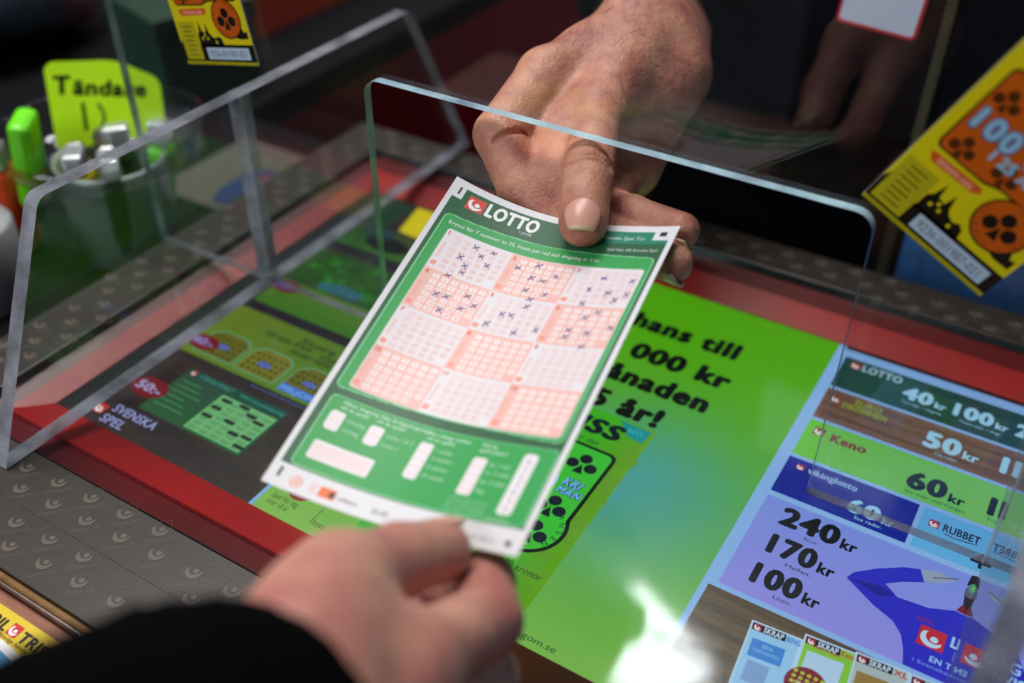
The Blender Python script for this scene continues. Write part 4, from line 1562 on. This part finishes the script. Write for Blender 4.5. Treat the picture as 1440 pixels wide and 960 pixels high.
for s in (-1, 1):
    lg = smooth_path([(-0.075 + s * .07, 0.66, -0.06, .10), (-0.075 + s * .09, 0.655, -0.45, .08), (-0.075 + s * .10, 0.67, -0.93, .065)], 14)
    tube('trouser_leg', [q[:3] for q in lg], [float(q[3]) for q in lg], M['trousers'], clerk, seg=20, wob=0.03)
    box('shoe', -0.075 + s * .10 - .045, 0.50, -0.95, -0.075 + s * .10 + .045, 0.74, -0.88, M['black_plastic'], clerk, bev=0.02)
# (front of the torso as a function of height)
# zip: two rows of teeth on a tape
ZV, ZF = [], []
zz = np.linspace(-0.11, 0.46, 330)


def torso_front(z, x):
    k = np.interp(z, tor[:, 2], np.arange(len(tor)))
    i = int(min(k, len(tor) - 2))
    f = k - i
    q = tor[i] * (1 - f) + tor[i + 1] * f
    c = max(-1, min(1, (x - q[0]) / q[3]))
    return q[1] - q[4] * math.sqrt(1 - c * c)


zp = empty('zip_tmp')
bpy.data.objects.remove(zp)
for i, z in enumerate(zz):
    x = -0.0735 + (0.0003 if i % 2 else -0.0003)
    y = torso_front(z, x) - 0.0035
    b0 = len(ZV)
    for dx in (-.0024, .0024):
        for dy in (-.0012, .0016):
            for dz in (-.0005, .0005):
                ZV.append((x + dx, y + dy, z + dz))
    for f in ((0, 1, 3, 2), (4, 6, 7, 5), (0, 4, 5, 1), (2, 3, 7, 6), (0, 2, 6, 4), (1, 5, 7, 3)):
        ZF.append(tuple(b0 + k for k in f))
z_ = add_mesh('zip', ZV, ZF, M['zip'], clerk)
HV, HF = [], []
hx = np.linspace(-0.066, 0.11, 16)
hz = [-0.115, -0.07, -0.03, 0.012]
for off in (0.004, 0.0015):
    for z in hz:
        for x in hx:
            HV.append((x, torso_front(z, x) - off, z - 0.05 * (0.0 if z < 0 else (x + .066) * .3)))
n_ = len(hx)
for j in range(3):
    for i in range(n_ - 1):
        k = j * n_ + i
        HF.append((k, k + 1, k + n_ + 1, k + n_))
        HF.append((4 * n_ + k, 4 * n_ + k + n_, 4 * n_ + k + n_ + 1, 4 * n_ + k + 1))
for i in range(n_ - 1):
    HF.append((3 * n_ + i, 3 * n_ + i + 1, 7 * n_ + i + 1, 7 * n_ + i))
    HF.append((i, 4 * n_ + i, 4 * n_ + i + 1, i + 1))
for j in range(3):
    HF.append((j * n_, (j + 1) * n_, (j + 5) * n_, (j + 4) * n_))
    HF.append((j * n_ + n_ - 1, (j + 4) * n_ + n_ - 1, (j + 5) * n_ + n_ - 1, (j + 1) * n_ + n_ - 1))
add_mesh('blue_panel', HV, HF, M['trousers'], clerk, smooth=True)  # blue patch laid over the lower jacket front beside the zip
# hanging badge
bd = card_matrix((-0.1255, 0.519, 0.1160), (0.039, -0.002, -0.002), (0.0, 0.004, 0.06))
bo = round_poly([(0, 0), (0.041, 0), (0.041, 0.062), (0, 0.062)], 0.003, 5)
badge = plate('badge', bo, lambda q: bd @ Vector((q[0], q[1], 0)), bd.to_3x3() @ Vector((0, 0, -0.0015)), [M['card_stock'], M['orange_red']], clerk)
p = Print()
p.poly(bo, (190, 24, 44), 0)
p.poly(round_poly([(0.0016, 0.0016), (0.0394, 0.0016), (0.0394, 0.0604), (0.0016, 0.0604)], 0.002, 5), (206, 210, 232), 1)
p.build('badge_print', M['card_print'], badge, lambda x, y, l: bd @ Vector((x, y, 0.0001 + l * 0.00005)))

# ---- customer: left hand in the foreground
J = mm({'w': (-98.3, 71.7, 118.0), 'c': (-102.6, 83.0, 122.0), 'm': (-114.8, 110.3, 109.7), 'ip': (-116.9, 134.8, 92.4), 'tip': (-114.5, 149.6, 83.2),
        'f1': (-98.3, 57.2, 126.5), 'f2': (-101.6, 34.2, 136.0),
        'iM': (-93.4, 107.9, 97.4), 'iP': (-93.5, 140.9, 76.7), 'iD': (-105.1, 158.0, 67.1), 'iT': (-122.5, 158.4, 60.5),
        'mM': (-88.1, 100.6, 82.5), 'mP': (-92.8, 137.8, 56.3), 'mD': (-112.0, 155.3, 44.0), 'mT': (-127.7, 152.7, 42.9),
        'rM': (-86.1, 92.4, 70.3), 'rP': (-94.2, 130.4, 40.9), 'rD': (-114.2, 147.1, 31.3), 'rT': (-126.0, 138.0, 32.0),
        'lM': (-86.6, 82.6, 63.1), 'lP': (-97.0, 118.2, 34.4), 'lD': (-114.6, 133.8, 25.3), 'lT': (-124.0, 124.0, 26.0)})
B = Body((-0.150, 0.010, 0.012), (-0.055, 0.180, 0.175), 0.0009)
B.add(J['f2'], J['w'], 0.026, 0.0205, 0.010)
B.add(J['f2'] + np.array((0.010, 0, -.018)), J['w'] + np.array((0.008, 0, -.018)), 0.024, 0.019, 0.010)
for m, r0, r1 in (('iM', 0.018, 0.0125), ('mM', 0.018, 0.0122), ('rM', 0.018, 0.0118), ('lM', 0.018, 0.011)):
    B.add(J['w'] + np.array((0.004, 0, -.008 if m in 'iMmM' else -.018)), J[m], r0, r1, 0.010)
B.add(J['c'], J['m'], 0.0165, 0.0125, 0.009)
B.add(J['c'] * .4 + J['m'] * .6, J['iM'] * .8 + J['w'] * .2, 0.0095, 0.0110, 0.012)
B.add(J['m'], J['ip'], 0.0112, 0.0096, 0.005)
B.add(J['ip'], J['tip'], 0.0096, 0.0088, 0.003)
for f, r in (('i', (0.0108, 0.0096, 0.0086, 0.0078)), ('m', (0.0105, 0.0096, 0.0086, 0.0076)), ('r', (0.0100, 0.0092, 0.0082, 0.0074)), ('l', (0.0092, 0.0082, 0.0074, 0.0066))):
    B.add(J[f + 'M'], J[f + 'P'], r[0], r[1], 0.004)
    B.add(J[f + 'P'], J[f + 'D'], r[1], r[2], 0.002)
    B.add(J[f + 'D'], J[f + 'T'], r[2], r[3], 0.002)
V, Q = B.mesh()
del B
cust = empty('person', (-0.12, -0.30, -0.95))
tag(cust, 'person in black sleeve whose blurred left hand holds the lower end of the ticket', 'person')
hand2 = under(fast_mesh('hand', V, Q, M['skin_customer']), cust)
t2 = unit(J['tip'] - J['ip'])
n2 = unit(np.array((-0.55, 0.25, 0.80)))
n2 = unit(n2 - t2 * (n2 @ t2))
nail('thumb_nail', J['tip'] - t2 * 0.006, t2, n2, 0.0138, 0.0145, 0.0090, hand2, tip=0.12, droop=0.001)
sl = smooth_path([(-0.0965, 0.0655, 0.1130, .0325), (-0.0975, 0.054, 0.1200, .036), (-0.100, 0.030, 0.129, .040), (-0.106, -0.02, 0.135, .046), (-0.13, -0.12, 0.105, .054), (-0.19, -0.24, 0.11, .058), (-0.25, -0.30, 0.24, .066), (-0.22, -0.32, 0.36, .075)], 40)
tube('black_sleeve', [q[:3] for q in sl], [float(q[3]) for q in sl], M['black_cloth'], cust, seg=28, wob=0.04)
tor = smooth_path([(-0.06, -0.34, -0.40, .19, .12), (-0.06, -0.34, 0.0, .20, .13), (-0.06, -0.34, 0.25, .21, .125), (-0.06, -0.335, 0.40, .20, .11), (-0.06, -0.33, 0.48, .08, .07)], 18)
tube('black_jacket', [q[:3] for q in tor], [(float(q[3]), float(q[4])) for q in tor], M['black_cloth'], cust, seg=32, wob=0.02)
for s in (-1, 1):
    lg = smooth_path([(-0.06 + s * .08, -0.34, -0.34, .10), (-0.06 + s * .09, -0.34, -0.6, .08), (-0.06 + s * .10, -0.34, -0.93, .065)], 10)
    tube('trouser_leg', [q[:3] for q in lg], [float(q[3]) for q in lg], M['trousers'], cust, seg=16)
    box('shoe', -0.06 + s * .10 - .045, -0.42, -0.95, -0.06 + s * .10 + .045, -0.17, -0.88, M['black_plastic'], cust, bev=0.02)

# ------------------------------------------------------------------ side desk and the things on it
SD = empty('side_desk', (-0.85, 0.35, -0.95))
tag(SD, 'black side desk standing left of the counter', 'desk')
box('desk_top', -1.35, -0.25, -0.055, -0.42, 0.50, -0.03, M['desk'], SD, bev=0.003)
box('desk_return', -1.35, 0.50, -0.055, -0.545, 0.98, -0.03, M['desk'], SD, bev=0.003)
for x, ys in ((-1.30, (-0.2, 0.93)), (-0.47, (-0.2, 0.45))):
    for y in ys:
        box('leg', x - .02, y - .02, -0.95, x + .02, y + .02, -0.055, M['desk'], SD, bev=0.003)

CX, CY, CZ = -0.470, 0.327, -0.03
hold = empty('lighter_holder', (CX, CY, CZ))
tag(hold, 'chrome cup with a clear plastic collar holding lighters on the side desk', 'holder')
lathe('chrome_cup', [(0.0, 0.0), (0.027, 0.0), (0.029, 0.002), (0.0305, 0.058), (0.0315, 0.060), (0.030, 0.060), (0.0285, 0.057), (0.027, 0.004), (0.0, 0.004)], (CX, CY, CZ), M['chrome'], hold)
lathe('clear_collar', [(0.0318, 0.056), (0.044, 0.059), (0.053, 0.066), (0.0575, 0.078), (0.0585, 0.0785), (0.0545, 0.065), (0.045, 0.0575), (0.0318, 0.0545), (0.0318, 0.056)], (CX, CY, CZ), M['bowl'], hold)

# neon price sign standing in the bowl
sx = Vector((0.0351, 0.0498, -0.004)).normalized()
org = Vector((-0.5000, 0.3160, 0.0310))
sm = card_matrix(org, sx, (-0.017, 0.012, 0.045))
so = round_poly([(0, 0), (0.0610, -0.001), (0.0625, 0.034), (0.040, 0.0465), (0.0015, 0.0485)], [0.002, 0.002, 0.008, 0.03, 0.006], 6)
sign = plate('price_sign', so, lambda q: sm @ Vector((q[0], q[1], 0)), sm.to_3x3() @ Vector((0, 0, -0.0006)), [M['neon'], M['neon']], None)
tag(sign, 'neon yellow-green handwritten price sign standing among the lighters', 'sign')
p = Print()


def hw(s, x, y, h, w, rot):
    p.text(s, x, y, h, (18, 24, 6), 0, w=w, bold=0.055, shear=0.1, rot=rot)


hw('T', 0.0045, 0.0305, 0.0100, 0.0095, -0.06)
hw('ändare', 0.0140, 0.0295, 0.0086, 0.0400, -0.13)
hw('1', 0.0165, 0.0090, 0.0150, 0.0028, 0.0)
p.stroke([(0.0262, 0.0230), (0.0282, 0.0190), (0.0285, 0.0150), (0.0270, 0.0110), (0.0250, 0.0092)], 0.0016, (18, 24, 6), 0)
p.build('handwriting', M['paper_print'], sign, lambda x, y, l: sm @ Vector((x, y, 0.0001)))


def lighter(label, loc, rot, body):
    r = empty('lighter', (0, 0, 0))
    tag(r, label, 'lighter', 'lighters at the chrome cup')
    a = box('body', -0.006, -0.0115, 0.0, 0.006, 0.0115, 0.056, body, r, bev=0.004)
    box('metal_hood', -0.0055, -0.011, 0.0565, 0.0055, 0.004, 0.070, M['chrome'], r, bev=0.002)
    bm = bmesh.new()
    bmesh.ops.create_cone(bm, cap_ends=True, segments=18, radius1=0.0042, radius2=0.0042, depth=0.006)
    bm.transform(Matrix.Translation((0, 0.0055, 0.065)) @ Matrix.Rotation(pi / 2, 4, 'Y'))
    bm_obj('spark_wheel', bm, M['steel'], r)
    box('thumb_lever', -0.004, 0.006, 0.0565, 0.004, 0.012, 0.060, M['dark_plastic'], r, bev=0.001)
    r.location = loc
    r.rotation_euler = rot
    for c in r.children:
        c.matrix_parent_inverse = Matrix()
    return r


zb = CZ + 0.005
lighter('lime green lighter leaning on the clear collar left of the neon sign', (CX - 0.024, CY - 0.030, 0.060), (pi + 0.15, 0.18, 0.60), M['lime_plastic'])
lighter('black lighter standing at the camera side of the chrome cup', (CX + 0.012, CY - 0.012, zb), (0.10, 0.04, 0.9), M['dark_plastic'])
lighter('yellow lighter standing in the chrome cup in front of the neon sign', (CX - 0.004, CY - 0.013, zb), (0.12, -0.03, 0.7), M['yellow_plastic'])
lighter('dark lighter with chrome hood standing in the middle of the cup', (CX + 0.001, CY + 0.008, zb), (-0.06, 0.03, 2.3), M['dark_plastic'])
lighter('green lighter leaning to the right rim of the chrome cup', (CX + 0.012, CY + 0.014, zb), (-0.25, 0.12, 0.5), M['lime_plastic'])
lt = lighter('orange lighter standing on the desk beside the chrome cup', (-0.520, 0.292, CZ), (0, 0, 0.6), M['orange_plastic'])
lt['group'] = 'lighters'

# beige leaflet with blue oval
lf = box('leaflet', -0.512, 0.385, -0.03, -0.437, 0.470, -0.0292, M['card_stock'])
tag(lf, 'beige leaflet with blue oval emblem lying behind the lighter cup', 'leaflet')
p = Print()
p.rect(-0.512, 0.385, -0.437, 0.470, (92, 84, 76), 0)
p.disc(-0.462, 0.416, 0.013, (16, 38, 96), 1, ry=0.026)
p.disc(-0.458, 0.430, 0.006, (130, 40, 70), 2, ry=0.006)
p.build('leaflet_print', M['paper_print'], lf, lambda x, y, l: (x, y, -0.0291 + l * 0.00005))

# red-orange carton, green carton, grey-blue bag, paper roll
bx = empty('carton', (-0.695, 0.712, -0.03))
tag(bx, 'red-orange carton standing at the back of the side desk', 'carton')
Mx = Matrix.Translation((-0.695, 0.712, -0.03)) @ Matrix.Rotation(pi / 2, 4, 'Z')
box('carton_body', -0.10, -0.06, 0.0, 0.10, 0.06, 0.16, M['orange_red'], bx, bev=0.002, M=Mx)
box('carton_lid', -0.102, -0.062, 0.135, 0.102, 0.062, 0.1635, M['orange_red'], bx, bev=0.002, M=Mx)
gx = empty('carton', (-0.615, 0.525, -0.03))
tag(gx, 'dark green carton standing behind the neon price sign', 'carton')
Mx = Matrix.Translation((-0.618, 0.522, -0.03)) @ Matrix.Rotation(-0.3, 4, 'Z')
box('carton_body', -0.045, -0.04, 0.0, 0.045, 0.04, 0.07, M['dark_green'], gx, bev=0.002, M=Mx)
box('carton_lid', -0.0465, -0.0415, 0.055, 0.0465, 0.0415, 0.0715, M['dark_green'], gx, bev=0.002, M=Mx)
bag = smooth_path([(-0.99, 0.35, 0.006, .09, .03), (-0.89, 0.43, 0.032, .11, .06), (-0.83, 0.50, 0.030, .10, .055), (-0.80, 0.57, 0.002, .05, .03)], 20)
bg = tube('folded_jacket', [q[:3] for q in bag], [(float(q[3]), float(q[4])) for q in bag], M['grey_blue'], None, seg=24, wob=0.10)
tag(bg, 'grey-blue folded jacket lying on the side desk at the back left', 'jacket')
rl = empty('paper_roll', (-0.497, 0.244, -0.03))
tag(rl, 'grey paper till roll standing on the side desk at the left edge', 'paper roll')
lathe('roll', [(0.006, 0.0), (0.026, 0.0), (0.0275, 0.002), (0.0275, 0.046), (0.026, 0.048), (0.006, 0.048), (0.006, 0.0)], (-0.497, 0.244, -0.03), M['paper_roll'], rl)
lathe('core', [(0.0045, 0.0), (0.0058, 0.0), (0.0058, 0.0485), (0.0045, 0.0485), (0.0045, 0.0)], (-0.497, 0.244, -0.03), M['card_stock'], rl)
